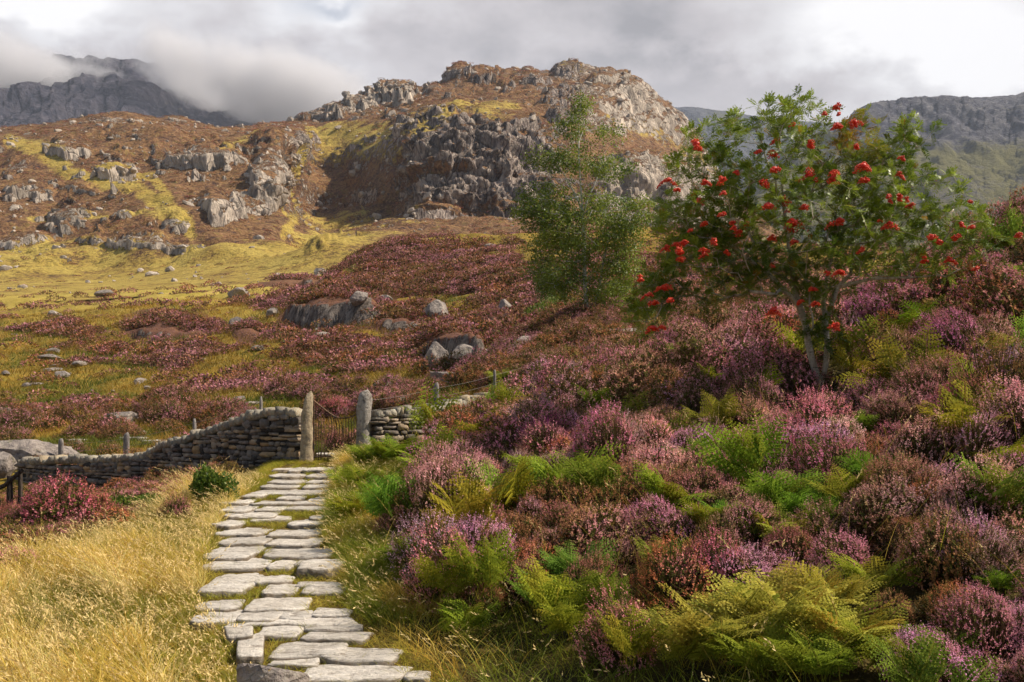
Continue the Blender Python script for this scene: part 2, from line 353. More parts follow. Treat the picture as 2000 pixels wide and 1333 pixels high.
def mat_ground():
    n = NT('moor_ground'); c = n.coord('World'); he = n.attr('heath'); rk = n.attr('rock'); fld = n.attr('field'); bank = n.attr('bank')
    n1 = n.noise(c, .35, 6, .6); n2 = n.noise(c, 2.2, 6, .65); n3 = n.noise(c, 9, 4, .6)
    g = n.mix(n.rng(n1, .38, .62), (.20, .13, .02), (.38, .23, .04))
    g = n.mix(n.rng(n2, .45, .65), g, (.11, .105, .014))
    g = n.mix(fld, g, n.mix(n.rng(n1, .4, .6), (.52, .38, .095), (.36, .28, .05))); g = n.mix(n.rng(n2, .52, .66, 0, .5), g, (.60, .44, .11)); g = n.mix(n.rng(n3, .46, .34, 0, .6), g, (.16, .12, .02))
    hcol = n.mix(n.rng(n2, .4, .6), (.12, .05, .035), (.19, .085, .045)); hcol = n.mix(n.rng(n3, .5, .65), hcol, (.20, .09, .11))
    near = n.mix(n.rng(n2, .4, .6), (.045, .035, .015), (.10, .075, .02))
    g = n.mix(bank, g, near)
    m1 = n.rng(n.M('ADD', he, n.M('MULTIPLY', n.M('SUBTRACT', n2, .5), .8)), .35, .6)
    col = n.mix(n.M('MULTIPLY', m1, .9), g, hcol)
    vc = n.coord('World', (1, 1, .35), (.1, .2, 0)); r = n.mix(n.rng(n.noise(vc, 1.6, 8, .72), .38, .62), (.13, .10, .085), (.36, .30, .25)); r = n.mix(n.rng(n.noise(vc, 4, 6, .7), .5, .36), r, (.05, .04, .035))
    rm = n.rng(n.M('ADD', rk, n.M('MULTIPLY', n.M('SUBTRACT', n2, .5), .9)), .45, .6)
    col = n.mix(rm, col, r)
    h = n.M('ADD', n.M('ADD', n.M('MULTIPLY', n2, .8), n.M('MULTIPLY', n3, .5)), n.M('MULTIPLY', rm, n.M('MULTIPLY', n.noise(vc, 1.6, 8, .72), 4)))
    return n.bsdf(col, .92, .1, n.bump(h, .8, .25))
def mat_mountain():
    n = NT('mountain_rock_and_heath'); c = n.coord('World'); rk = n.attr('rock'); gr = n.attr('grass'); pale = n.attr('pale')
    n0 = n.noise(c, .02, 5, .6); n1 = n.noise(c, .09, 7, .65); n2 = n.noise(c, .4, 6, .65); n3 = n.noise(c, 1.1, 6, .7)
    hcol = n.mix(n.rng(n1, .38, .62), (.13, .062, .034), (.28, .145, .06))
    hcol = n.mix(n.rng(n3, .50, .62, 0, .8), hcol, (.36, .22, .11)); hcol = n.mix(n.rng(n3, .48, .36, 0, .9), hcol, (.05, .028, .022)); hcol = n.mix(n.rng(n2, .46, .34), hcol, (.06, .033, .03)); hcol = n.mix(n.rng(n2, .55, .68, 0, .7), hcol, (.24, .19, .05))
    gcol = n.mix(n.rng(n1, .4, .62), (.41, .28, .06), (.50, .37, .09)); gcol = n.mix(n.rng(n2, .46, .34), gcol, (.19, .14, .03)); gcol = n.mix(n.rng(n3, .48, .34, 0, .7), gcol, (.12, .08, .025))
    gm = n.rng(n.M('ADD', gr, n.M('ADD', n.M('MULTIPLY', n.M('SUBTRACT', n1, .5), 2.2), n.M('MULTIPLY', n.M('SUBTRACT', n3, .5), 1.3))), .40, .85)
    veg = n.mix(gm, hcol, gcol)
    # rock: near-vertical joints and blocks
    cv = n.coord('World', (1, 1, .28), (.12, -.35, .2))
    st = n.noise(cv, .33, 7, .68, .4); st2 = n.noise(cv, 1.1, 5, .7)
    rc = n.mix(n.rng(st, .4, .6), (.16, .125, .115), (.38, .30, .25))
    rc = n.mix(n.rng(st2, .5, .62, 0, .8), rc, (.56, .47, .39)); rc = n.mix(n.rng(st2, .46, .33, 0, .9), rc, (.06, .045, .045))
    crk = n.rng(n.voro(n.coord('World', (1, 1, .45), (.2, -.3, .1)), .17), 0, .05)
    rc = n.mix(n.M('MULTIPLY', n.M('SUBTRACT', 1, crk), .75), rc, (.045, .035, .04))
    vb = n.voro(n.coord('World', (1, 1, .5), (.25, -.3, .1)), .16, 'F1', 'Color'); sb = n.N.new('ShaderNodeSeparateColor'); n.L.new(vb, sb.inputs[0]); blkv = n.rng(sb.outputs[0], 0, 1, .62, 1.4)
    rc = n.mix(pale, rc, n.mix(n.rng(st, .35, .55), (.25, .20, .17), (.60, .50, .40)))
    mm = n.N.new('ShaderNodeVectorMath'); mm.operation = 'SCALE'; n.L.new(rc, mm.inputs[0]); n.L.new(blkv, mm.inputs['Scale']); rc = mm.outputs[0]
    edge = n.M('ADD', rk, n.M('ADD', n.M('MULTIPLY', n.M('SUBTRACT', n2, .5), 1.5), n.M('MULTIPLY', n.M('SUBTRACT', st2, .5), 1.3)))
    rm = n.rng(edge, .5, .6)
    col = n.mix(rm, veg, rc)
    hr = n.M('ADD', n.M('MULTIPLY', st, 2.4), n.M('ADD', n.M('MULTIPLY', st2, .9), n.M('ADD', n.M('MULTIPLY', crk, .6), n.M('MULTIPLY', sb.outputs[1], 1.3))))
    hv = n.M('ADD', n.M('MULTIPLY', n2, .7), n.M('MULTIPLY', n3, .45))
    mx = n.N.new('ShaderNodeMix'); n.put(mx.inputs[0], rm); n.put(mx.inputs[2], hv); n.put(mx.inputs[3], hr)
    return n.bsdf(col, .9, .15, n.bump(mx.outputs[0], 1.0, 1.6))
def mat_far(name, a, b, g):
    n = NT(name); c = n.coord('World'); cv = n.coord('World', (1, 1, .35), (0, -.25, 0))
    n1 = n.noise(c, .006, 6, .6); n2 = n.noise(cv, .035, 8, .72, .3); n3 = n.noise(c, .09, 5, .7); gr = n.attr('grass')
    col = n.mix(n.rng(n2, .4, .6), a, b); col = n.mix(n.rng(n3, .55, .68, 0, .8), col, tuple(q*1.7 for q in b))
    col = n.mix(n.rng(n3, .45, .33, 0, .8), col, tuple(q*.5 for q in a))
    gm = n.rng(n.M('ADD', gr, n.M('ADD', n.M('MULTIPLY', n.M('SUBTRACT', n1, .5), 1.6), n.M('MULTIPLY', n.M('SUBTRACT', n3, .5), .9))), .4, .7)
    col = n.mix(gm, col, g)
    return n.bsdf(col, .95, .1, n.bump(n.M('ADD', n.M('MULTIPLY', n2, 2), n3), 1.0, 9))

# ------------------------------------------------------------------ ground sheet
def build_ground():
    pxs = np.concatenate([[-14000, -7000, -3500, -2200], PXG[(PXG >= -1500) & (PXG <= 3500)], [4200, 5500, 9000, 15000]])
    Ys = np.concatenate([[-30, -8, -1, .7], np.geomspace(1.6, 170.5, 430)])
    PX, Y = np.meshgrid(pxs, Ys); X = (PX-1000)/F*np.maximum(Y, 1.6)
    X = np.where(Y < 1.6, X*np.clip((2.6-Y)/1.0, 1, 12), X)
    Z, pm, rk, px, v = ground_z(X, Y, True)
    hm = heath(px, v, X, Y)*(Y > 23); hm = np.maximum(hm, sst(.0, .3, rk)); cap = np.zeros_like(X)
    for cx, cy, rx, ry, _h in OUT: cap = np.maximum(cap, sst(1.5, 1.1, np.sqrt(((px-cx)/rx)**2+((v-cy+ry)/(ry*1.6))**2)))
    hm = np.maximum(hm, cap*(Y > 26))
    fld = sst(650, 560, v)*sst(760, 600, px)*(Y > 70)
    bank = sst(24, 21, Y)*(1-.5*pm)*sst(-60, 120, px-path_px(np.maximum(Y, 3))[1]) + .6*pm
    lf = (px < path_px(np.maximum(Y, 3))[0])*sst(13, 17, Y)*sst(25, 23, Y); bank = np.maximum(bank, lf*.8)
    Vt = np.stack([X, Y, Z], -1).reshape(-1, 3)
    # steepness bares rock
    gy = np.gradient(Z, axis=0)/np.maximum(np.gradient(Y, axis=0), 1e-3)
    st = sst(.55, 1.0, np.abs(gy))*(Y > 26)*(Y < 150)
    rkk = np.maximum(rk*sst(.25, .7, np.abs(gy)), st*.9)
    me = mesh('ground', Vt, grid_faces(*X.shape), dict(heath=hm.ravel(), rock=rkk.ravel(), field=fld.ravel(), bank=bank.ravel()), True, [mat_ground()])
    return tag(link('ground', me), kind='structure')
build_ground()

# ------------------------------------------------------------------ mountain
BOSS = [ # px, row, rx, ry, height m : crags standing out of the slopes
 (228, 335, 36, 34, 9), (425, 425, 42, 34, 8), (495, 400, 34, 22, 6), (135, 450, 55, 24, 8), (400, 318, 62, 24, 11), (525, 335, 32, 52, 9), (590, 268, 24, 22, 6),
 (215, 236, 62, 10, 5), (345, 236, 28, 9, 4), (60, 385, 45, 14, 5), (110, 520, 34, 10, 3), (300, 487, 80, 16, 5), (30, 330, 34, 14, 4), (140, 300, 46, 12, 6),
 (310, 300, 22, 14, 5), (170, 380, 40, 10, 4), (60, 480, 50, 14, 4), (350, 455, 30, 14, 4), (25, 545, 30, 8, 2.5), (250, 440, 30, 10, 3), (190, 490, 30, 8, 3), (-80, 400, 80, 30, 8), (-60, 300, 70, 24, 6),
 (625, 226, 34, 9, 12), (665, 216, 24, 12, 14), (705, 202, 26, 16, 18), (735, 186, 14, 14, 14), (775, 180, 28, 18, 24), (845, 176, 14, 10, 12), (890, 146, 26, 16, 18), (940, 150, 26, 14, 14), (1010, 155, 50, 14, 12), (1110, 134, 26, 12, 16), (1180, 150, 30, 16, 12), (1240, 180, 30, 20, 12), (905, 285, 30, 16, 7),
 (880, 240, 60, 10, 5), (740, 372, 40, 18, 3), (830, 330, 50, 20, 6), (960, 330, 70, 30, 9), (880, 395, 70, 34, 9), (1010, 400, 50, 34, 8), (1260, 350, 60, 34, 8), (1330, 390, 40, 40, 8)]
MT = {}
def build_mountain():
    step = 2.2
    pxs = np.concatenate([np.arange(-1500, -160, 12), np.arange(-160, 1560, step), np.arange(1560, 3500, 14)])
    n = len(pxs)
    Dk = [np.full(n, 150.), np.full(n, 170.)]; Vk = [None, None]
    Zk = [base_z((pxs-1000)/F*150, np.full(n, 150.)), base_z((pxs-1000)/F*169.9, np.full(n, 169.9))]
    for i, (d, v) in enumerate(MR):
        D = np.interp(pxs, PXG, curve(flat(d), 5)); V = np.interp(pxs, PXG, curve(flat(v), 2 if i == len(MR)-1 else 7))
        Dk.append(D); Zk.append((HZ-V)*D/F)
    jag = (7*fbm(pxs/16., pxs*0, 0, 4, s=300)+3*np.round(2*pn(pxs/22., pxs*0+3, 0, 305))/2)*np.interp(pxs, [-200, 580, 620, 1200, 1300, 1400], [.35, .5, 1, 1, .6, .4]); Zk[-1] = Zk[-1]+jag*Dk[-1]/F
    Dk.append(Dk[-1]+60); Zk.append(Zk[-1]-22); Dk.append(Dk[-1]+160); Zk.append(Zk[-1]-130)
    D = np.stack(Dk); Z = np.stack(Zk); V = HZ-Z*F/D
    seg = np.hypot(np.diff(V, axis=0), .12*np.diff(D, axis=0)); seg = seg.mean(1)      # same share of rows for every column
    seg[-2:] = (25, 20); cum = np.concatenate([[0], np.cumsum(seg)]); NR = 430
    t = np.linspace(0, cum[-1], NR)
    k = np.clip(np.searchsorted(cum, t, side='right')-1, 0, len(cum)-2); s = ((t-cum[k])/(cum[k+1]-cum[k]))[:, None]
    def tg(A):
        m = np.empty_like(A); m[1:-1] = .5*((A[2:]-A[1:-1])/seg[1:, None]+(A[1:-1]-A[:-2])/seg[:-1, None]); m[0] = (A[1]-A[0])/seg[0]; m[-1] = (A[-1]-A[-2])/seg[-1]; return m
    def herm(A):
        m = tg(A)*.7; h = seg[k][:, None]; return (2*s**3-3*s**2+1)*A[k]+(s**3-2*s**2+s)*m[k]*h+(-2*s**3+3*s**2)*A[k+1]+(s**3-s**2)*m[k+1]*h
    Y = herm(D); Zz = herm(Z); PX = np.broadcast_to(pxs, Y.shape); X = (PX-1000)/F*Y
    V0 = HZ-Zz*F/Y
    P = np.stack([X, Y, Zz], -1)
    def normals(P):
        du = np.gradient(P, axis=1); dv = np.gradient(P, axis=0); N = np.cross(du, dv); N /= np.linalg.norm(N, axis=-1)[..., None]+1e-9
        N[N[..., 2] < 0] *= -1; return N
    Nn = normals(P)
    cl = (1-sst(0, .12, (V0-450)/600))                                        # fades on the valley floor
    foot = sst(560, 500, V0)*sst(171, 215, Y)
    crest = sst(2, 42, V0-np.interp(pxs, PXG, curve(flat(MR[-1][1]), 2))[None, :])   # near 0 along the skyline: keeps its outline
    wx = X+10*fbm(X/50, Y/50, Zz/50, 3, s=60); wy = Y+10*fbm(X/50, Y/50, Zz/50, 3, s=63)
    # rock regions
    rock = np.zeros_like(X); disp = np.zeros_like(X); bdisp = np.zeros_like(X)
    nw = fbm(X/16, Y/16, Zz/16, 4, s=70); nf = fbm(X/5, Y/5, Zz/5, 3, s=72)
    for cx, cy, rx, ry, h in BOSS:
        sel = (np.abs(PX-cx) < rx*2) & (np.abs(V0-cy) < ry*2.6)
        if not sel.any(): continue
        dy = V0[sel]-cy; d = np.sqrt(((PX[sel]-cx)/rx)**2+(dy/np.where(dy < 0, ry*1.5, ry))**2)+1.25*nw[sel]+.5*nf[sel]
        bdisp[sel] += h*.46*sst(1.15, np.where(dy < 0, .15, .62), d); rock[sel] = np.maximum(rock[sel], sst(1.2, .8, d)*sst(-ry*.9, -ry*.1, dy+ry*.5*nw[sel])*.95)
    def region(poly_l, poly_r, v0, v1, px0, px1, soft=25):
        return sst(px0-soft, px0+soft, PX+60*nw)*sst(px1+soft, px1-soft, PX+60*nw)*sst(v0-soft*.6, v0+soft*.6, V0+30*nw)*sst(v1+soft*.6, v1-soft*.6, V0+30*nw)
    cliff = np.maximum.reduce([region(0, 0, 245, 450, 790, 1090), region(0, 0, 125, 215, 860, 1075, 14)*.55, region(0, 0, 120, 262, 1060, 1420)*.97*sst(-.75, -.25, nw+.5*nf), region(0, 0, 305, 470, 1170, 1420), region(0, 0, 160, 235, 640, 810, 12)*.7])
    cliff = cliff*sst(-.62, -.12, nw+.6*nf)
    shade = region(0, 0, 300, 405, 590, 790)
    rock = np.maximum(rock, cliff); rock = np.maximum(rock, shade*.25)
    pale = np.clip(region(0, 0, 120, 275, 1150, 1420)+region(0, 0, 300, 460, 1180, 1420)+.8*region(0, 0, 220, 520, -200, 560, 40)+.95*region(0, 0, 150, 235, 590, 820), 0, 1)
    # big relief
    disp += foot*(7*fbm(X/75, Y/75, Zz/75, 4, s=80)+3.2*fbm(X/26, Y/26, Zz/26, 3, s=84))
    # gullies and buttresses on the rock, joints dipping to the left
    sx = X+.45*Zz
    but = ridged(sx/16, Y/60, Zz/70, 3, s=90); fine = ridged(sx/5.2, Y/18, Zz/20, 3, s=94)
    blk = fbm(wx/12, wy/12, Zz/9, 3, s=97); blk = np.round(blk*6)/6*.8+blk*.2
    led = pn(X/60, Y/60, Zz/9, 99)
    small = sst(.22, .42, fbm(X/8.5, Y/8.5, Zz/6, 3, s=130))*sst(-.15, .25, fbm(X/55, Y/55, Zz/40, 3, s=133))*foot
    ledge = sst(.12, .4, pn(X/45, Y/45, Zz/6.5, 99)+.5*nf)                      # heathy ledges across the crags
    rock = rock*(1-.9*ledge*(1-.75*pale)); rock = np.maximum(rock, .85*small)
    R = sst(.25, .7, rock)
    big = np.clip(cliff*1.2, .3, 1)*(1-.35*pale)
    disp += R*(big*(1.5*(but-.2)+6.5*blk+4.2*led)+(.4+.6*big)*.8*(fine-.1))
    disp += small*.8
    disp += (1-R)*foot*(.8*fbm(wx/8, wy/8, Zz/8, 4, s=101)+1.2*np.maximum(0, pn(wx/22, wy/22, Zz/8, 104)))
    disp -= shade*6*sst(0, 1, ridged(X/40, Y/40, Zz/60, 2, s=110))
    disp = disp*((.15+.85*crest)*foot+.03)+bdisp*foot*(.5+.5*crest)
    P = P+Nn*disp[..., None]*np.array([.8, 1.0, .9])
    N2 = normals(P); slope = 1-N2[..., 2]
    rk = np.clip(rock*.55+sst(.30, .62, slope)*.62*sst(560, 480, V0)+.12*nw, 0, 1)
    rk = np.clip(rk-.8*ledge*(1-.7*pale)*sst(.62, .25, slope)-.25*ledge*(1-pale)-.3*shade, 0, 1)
    rk = np.maximum(rk, .33*foot*sst(.05, .5, fbm(X/30, Y/30, Zz/30, 4, s=120)))
    # grass: gully lines, shelves, valley floor
    def band(pts, wd):
        g = np.full_like(X, 9.)
        for (x0, y0), (x1, y1) in zip(pts[:-1], pts[1:]):
            dx, dy = x1-x0, y1-y0; tt = np.clip(((PX-x0)*dx+(V0-y0)*dy)/(dx*dx+dy*dy), 0, 1)
            g = np.minimum(g, np.hypot(PX-x0-tt*dx, V0-y0-tt*dy)/wd)
        return sst(1.4, .2, g+.4*nw)
    grass = np.maximum.reduce([band([(20, 280), (100, 310), (160, 350), (260, 370), (330, 420), (370, 455)], 22), band([(600, 260), (590, 320), (575, 420), (560, 450)], 14), band([(620, 270), (780, 260), (900, 225), (1000, 215)], 22)*.8,
                               band([(640, 280), (760, 290)], 30)*.9, band([(1190, 235), (1290, 260), (1400, 330)], 16)*.6, sst(455, 520, V0+20*nw)*.85*sst(900, 700, PX), band([(570, 430), (800, 440)], 26)*.7, band([(260, 340), (300, 350), (330, 400)], 14),
                               band([(0, 600), (200, 560), (450, 515), (690, 490)], 46), band([(60, 445), (330, 440)], 8)*.6, band([(440, 300), (500, 262)], 12)*.6, band([(1090, 130), (1140, 140)], 12)*.6])
    MT.update(P=P, rk=rk, grass=grass, px=PX, v=V0)
    Vt = P.reshape(-1, 3)
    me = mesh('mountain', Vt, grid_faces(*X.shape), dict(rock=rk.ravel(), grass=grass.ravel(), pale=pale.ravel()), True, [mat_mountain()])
    o = tag(link('mountain', me), kind='structure'); o.location.z = -.02
build_mountain()

def build_far(name, sky_pts, D, base_v, slope_d, seed, mat, px0, px1, grass_fn=None, amp=1.0):
    pxs = np.arange(px0, px1, 3.0); V1 = np.interp(pxs, [p[0] for p in sky_pts], [p[1] for p in sky_pts])
    V1 = V1+2.2*fbm(pxs/14, pxs*0+seed, 0, 4, s=seed)*amp
    NR = 240; t = np.linspace(0, 1, NR)[:, None]
    Zt = (HZ-V1)*D/F; Zb = (HZ-base_v)*(D-slope_d)/F
    prof = .35*t+.65*t**1.6
    Y = D-slope_d*(1-t)*np.ones_like(V1); Z = Zb+(Zt-Zb)*prof; X = (pxs-1000)/F*Y
    P = np.stack([X, Y, Z], -1); du = np.gradient(P, axis=1); dv = np.gradient(P, axis=0); N = np.cross(du, dv); N /= np.linalg.norm(N, axis=-1)[..., None]; N[N[..., 2] < 0] *= -1
    d = 34*ridged((X+.3*Z)/150, Y/300, Z/260, 4, s=seed)+12*ridged((X+.3*Z)/42, Y/90, Z/80, 3, s=seed+5)+30*fbm(X/260, Y/260, Z/260, 3, s=seed+9)
    d = d*amp*(.12+.88*sst(1, .93, t))
    P = P+N*d[..., None]
    back = P[-1:].copy(); back[..., 1] += 500; back[..., 2] -= 220; P = np.concatenate([P, back])
    PXf = np.broadcast_to(pxs, Y.shape); Vf = HZ-Z*F/Y
    gr = np.zeros_like(Y) if grass_fn is None else grass_fn(PXf, Vf)
    gr = np.concatenate([gr, gr[-1:]])
    return tag(link(name, mesh(name, P.reshape(-1, 3), grid_faces(*P.shape[:2]), dict(grass=gr.ravel()), True, [mat])), kind='structure')
build_far('mountain', flat([-1500, 260, -600, 180, -200, 120, 0, 110, 60, 120, 110, 128, 160, 126, 200, 125, 265, 122, 300, 150, 350, 182, 430, 214, 500, 230, 580, 245, 700, 270, 900, 300]),
          2000, 330, 900, 130, mat_far('slate_mountain', (.035, .035, .055), (.10, .09, .11), (.12, .10, .05)), -1500, 900, lambda p, v: .25*sst(200, 240, v))
build_far('mountain', flat([1000, 230, 1250, 214, 1350, 211, 1400, 217, 1450, 224, 1500, 232, 1560, 238, 1620, 241, 1680, 236, 1760, 240, 2000, 250, 2600, 260]),
          3300, 560, 1200, 150, mat_far('distant_mountain', (.07, .075, .10), (.13, .13, .14), (.12, .12, .06)), 1000, 2600, lambda p, v: .45+0*p, .8)
build_far('mountain', flat([1380, 420, 1500, 330, 1600, 275, 1650, 248, 1680, 236, 1690, 222, 1705, 206, 1715, 203, 1760, 202, 1800, 197, 1845, 187, 1860, 190, 1900, 192, 1950, 189, 1985, 187, 2000, 181, 2100, 176, 2400, 160, 3400, 200]),
          2100, 640, 1350, 170, mat_far('ridge_mountain', (.06, .06, .085), (.17, .16, .165), (.17, .155, .06)), 1380, 3400, lambda p, v: .2+.5*sst(270, 320, v), .9)

# ------------------------------------------------------------------ plant materials
TINTS = {  # bloom colours
 'mauve': (.52, .19, .29), 'pink': (.60, .24, .29), 'palepink': (.70, .38, .35), 'lilac': (.54, .28, .42), 'violet': (.50, .13, .38), 'magenta': (.46, .04, .26),
 'crimson': (.44, .10, .15), 'rust': (.44, .14, .06), 'brown': (.30, .135, .07), 'orange': (.55, .19, .03), 'olive': (.19, .14, .035), 'dusky': (.36, .13, .15), 'wine': (.22, .045, .06)}
def mat_heather():
    n = NT('heather_plant'); fl = n.attr('fl'); rd = n.attr('rnd'); tint = n.attr('tint', 'INSTANCER', 'Color')
    c = n.coord('World'); nz = n.noise(c, 3.2, 3, .6)
    t2 = n.mix(n.rng(nz, .38, .62), n.mix(.38, tint, (.26, .115, .045)), tint)
    n4 = n.noise(c, 1.15, 5, .65); t2 = n.mix(n.rng(n4, .50, .62, 0, .55), t2, (.62, .27, .34)); t2 = n.mix(n.rng(n4, .48, .38, 0, .6), t2, (.27, .125, .06)); t2 = n.mix(n.rng(n.noise(c, 7, 3, .6), .56, .64, 0, .6), t2, (.22, .17, .05))
    flc = n.mix(rd, n.mix(1, t2, (.9, .82, .82), 'MULTIPLY'), n.mix(1, t2, (1.95, 1.95, 1.9), 'MULTIPLY'))
    gr = n.mix(rd, (.05, .06, .012), (.16, .15, .03))
    st = n.mix(rd, (.05, .03, .018), (.17, .10, .055))
    col = n.mix(n.M('GREATER_THAN', fl, .75), n.mix(n.M('GREATER_THAN', fl, .25), st, gr), flc)
    return n.leaf(col, .28, None, .75, .1)
def mat_leafy(name, a, b, c3=None, trans=.4, rough=.5, spec=.3, vary=.0):
    n = NT(name); rd = n.attr('rnd'); col = n.mix(rd, a, b)
    if c3 is not None: col = n.mix(n.rng(n.attr('fl'), 0, 1), col, c3)
    tint = n.attr('tint', 'INSTANCER', 'Color')
    if vary: col = n.mix(vary, col, n.mix(1, col, tint, 'MULTIPLY'))
    return n.leaf(col, trans, None, rough, spec)
M_HEATHER = mat_heather()
M_FERN = mat_leafy('fern_green', (.09, .14, .012), (.46, .50, .07), (.42, .24, .04), .4, .8, .05, 1.0)

def mat_grass():
    n = NT('dry_grass'); col = n.attr('col', 'GEOMETRY', 'Color'); return n.leaf(col, .35, None, .55, .25)
M_GRASS = mat_grass()
M_BARK = None
def unit(v): return v/(np.linalg.norm(v, axis=-1, keepdims=True)+1e-9)
def perp(d, r):
    a = r.normal(size=d.shape); a -= (a*d).sum(-1, keepdims=True)*d; a = unit(a); return a, np.cross(d, a)

# ------------------------------------------------------------------ plant shapes
def quads_at(P, D, A, L, W):
    """diamond leaves: centre-base P, direction D, side A, length L, width W"""
    L = np.asarray(L)[:, None]; W = np.asarray(W)[:, None]
    V = np.stack([P, P+D*L*.45+A*W*.5, P+D*L, P+D*L*.45-A*W*.5], 1).reshape(-1, 3)
    return V, np.arange(len(P)*4).reshape(-1, 4)
def heather_mesh(name, seed, n_sp=900, R=.5, H=.55, fl_n=7, fs=.017, lobes=6, green=.25):
    r = np.random.default_rng(seed); m = MB()
    lc = np.stack([r.uniform(-.55, .55, lobes)*R, r.uniform(-.55, .55, lobes)*R, r.uniform(.1, .5, lobes)*H], 1); lc[0] = (0, 0, .45*H); lr = r.uniform(.32, .55, lobes)*R; lr[0] = .6*R
    k = r.integers(0, lobes, n_sp); d = unit(r.normal(size=(n_sp, 3))*[1, 1, .8]+[0, 0, .45]); 
    P = lc[k]+d*lr[k][:, None]*r.uniform(.86, 1.08, n_sp)[:, None]*[1, 1, H/R]
    keep = np.ones(n_sp, bool)
    for j in range(lobes):
        q = (P-lc[j])/[1, 1, H/R]; keep &= ~((np.linalg.norm(q, axis=1) < lr[j]*.78) & (k != j))
    P = P[keep]; d = d[keep]; P[:, 2] = np.maximum(P[:, 2], .02); n = len(P)
    ax = unit(d*.8+[0, 0, .75]+r.normal(size=(n, 3))*.28); L = r.uniform(.05, .12, n)
    isf = r.random(n) > green; rb = r.random(n)
    # florets set round each spike
    T = np.linspace(0, 1, fl_n)
    a, b = perp(ax, r)
    for i, t in enumerate(T):
        ph = r.uniform(0, 6.28, n)[:, None]; o = np.cos(ph)*a+np.sin(ph)*b
        c = P+ax*(L*t)[:, None]; s_ = fs*(1.15-.55*t)*r.uniform(.7, 1.3, n)
        dd = unit(o+ax*.7); sd_ = np.cross(dd, ax); V, q = quads_at(c, dd, unit(sd_), s_*1.5, s_)
        f = np.where(isf & (t > .12), 1.0, .5)
        m.add(V, q, fl=np.repeat(f, 4), rnd=np.repeat(np.clip(rb*.6+r.random(n)*.5, 0, 1), 4))
    # stems
    ns = n//2; B = np.zeros((ns, 3)); B[:, :2] = P[:ns, :2]*.25+r.normal(size=(ns, 2))*.02; tip = P[:ns]; mid = (B*.45+tip*.55)+[0, 0, -.02]
    for p0, p1, wd in ((B, mid, .007), (mid, tip, .004)):
        dd = unit(p1-p0); a2, _ = perp(dd, r); V = np.stack([p0-a2*wd, p0+a2*wd, p1+a2*wd*.6, p1-a2*wd*.6], 1).reshape(-1, 3)
        m.add(V, np.arange(ns*4).reshape(-1, 4), fl=0., rnd=np.repeat(r.random(ns), 4))
    # leafy fill inside
    nf = n; kk = r.integers(0, lobes, nf); dd = unit(r.normal(size=(nf, 3))); C = lc[kk]+dd*lr[kk][:, None]*r.uniform(.35, .85, nf)[:, None]*[1, 1, H/R]; C[:, 2] = np.maximum(C[:, 2], .01)
    D2 = unit(r.normal(size=(nf, 3))+[0, 0, .6]); a3, _ = perp(D2, r); V, q = quads_at(C, D2, a3, r.uniform(.04, .09, nf), r.uniform(.014, .03, nf))
    m.add(V, q, fl=np.repeat(np.where(r.random(nf) < .6, .5, 0.), 4), rnd=np.repeat(r.random(nf)*.6, 4))
    return m.mesh(name, [M_HEATHER])
def far_heather_mesh(name, seed, n=170, R=.5, H=.42, s=.085):
    r = np.random.default_rng(seed); d = unit(r.normal(size=(n, 3))*[1, 1, .7]+[0, 0, .5]); d[:, 2] = np.abs(d[:, 2])
    lump = 1+.25*pn(d[:, 0]*2+seed, d[:, 1]*2, d[:, 2]*2); P = d*[R, R, H]*lump[:, None]*r.uniform(.75, 1.0, n)[:, None]
    D = unit(d*.5+[0, 0, .5]+r.normal(size=(n, 3))*.5); a, _ = perp(D, r); m = MB(); V, q = quads_at(P, D, a, r.uniform(.7, 1.4, n)*s, r.uniform(.5, .9, n)*s)
    f = np.where(r.random(n) < .30+.5*d[:, 2], 1.0, np.where(r.random(n) < .45, .5, 0)); m.add(V, q, fl=np.repeat(f, 4), rnd=np.repeat(r.random(n), 4))
    return m.mesh(name, [M_HEATHER])
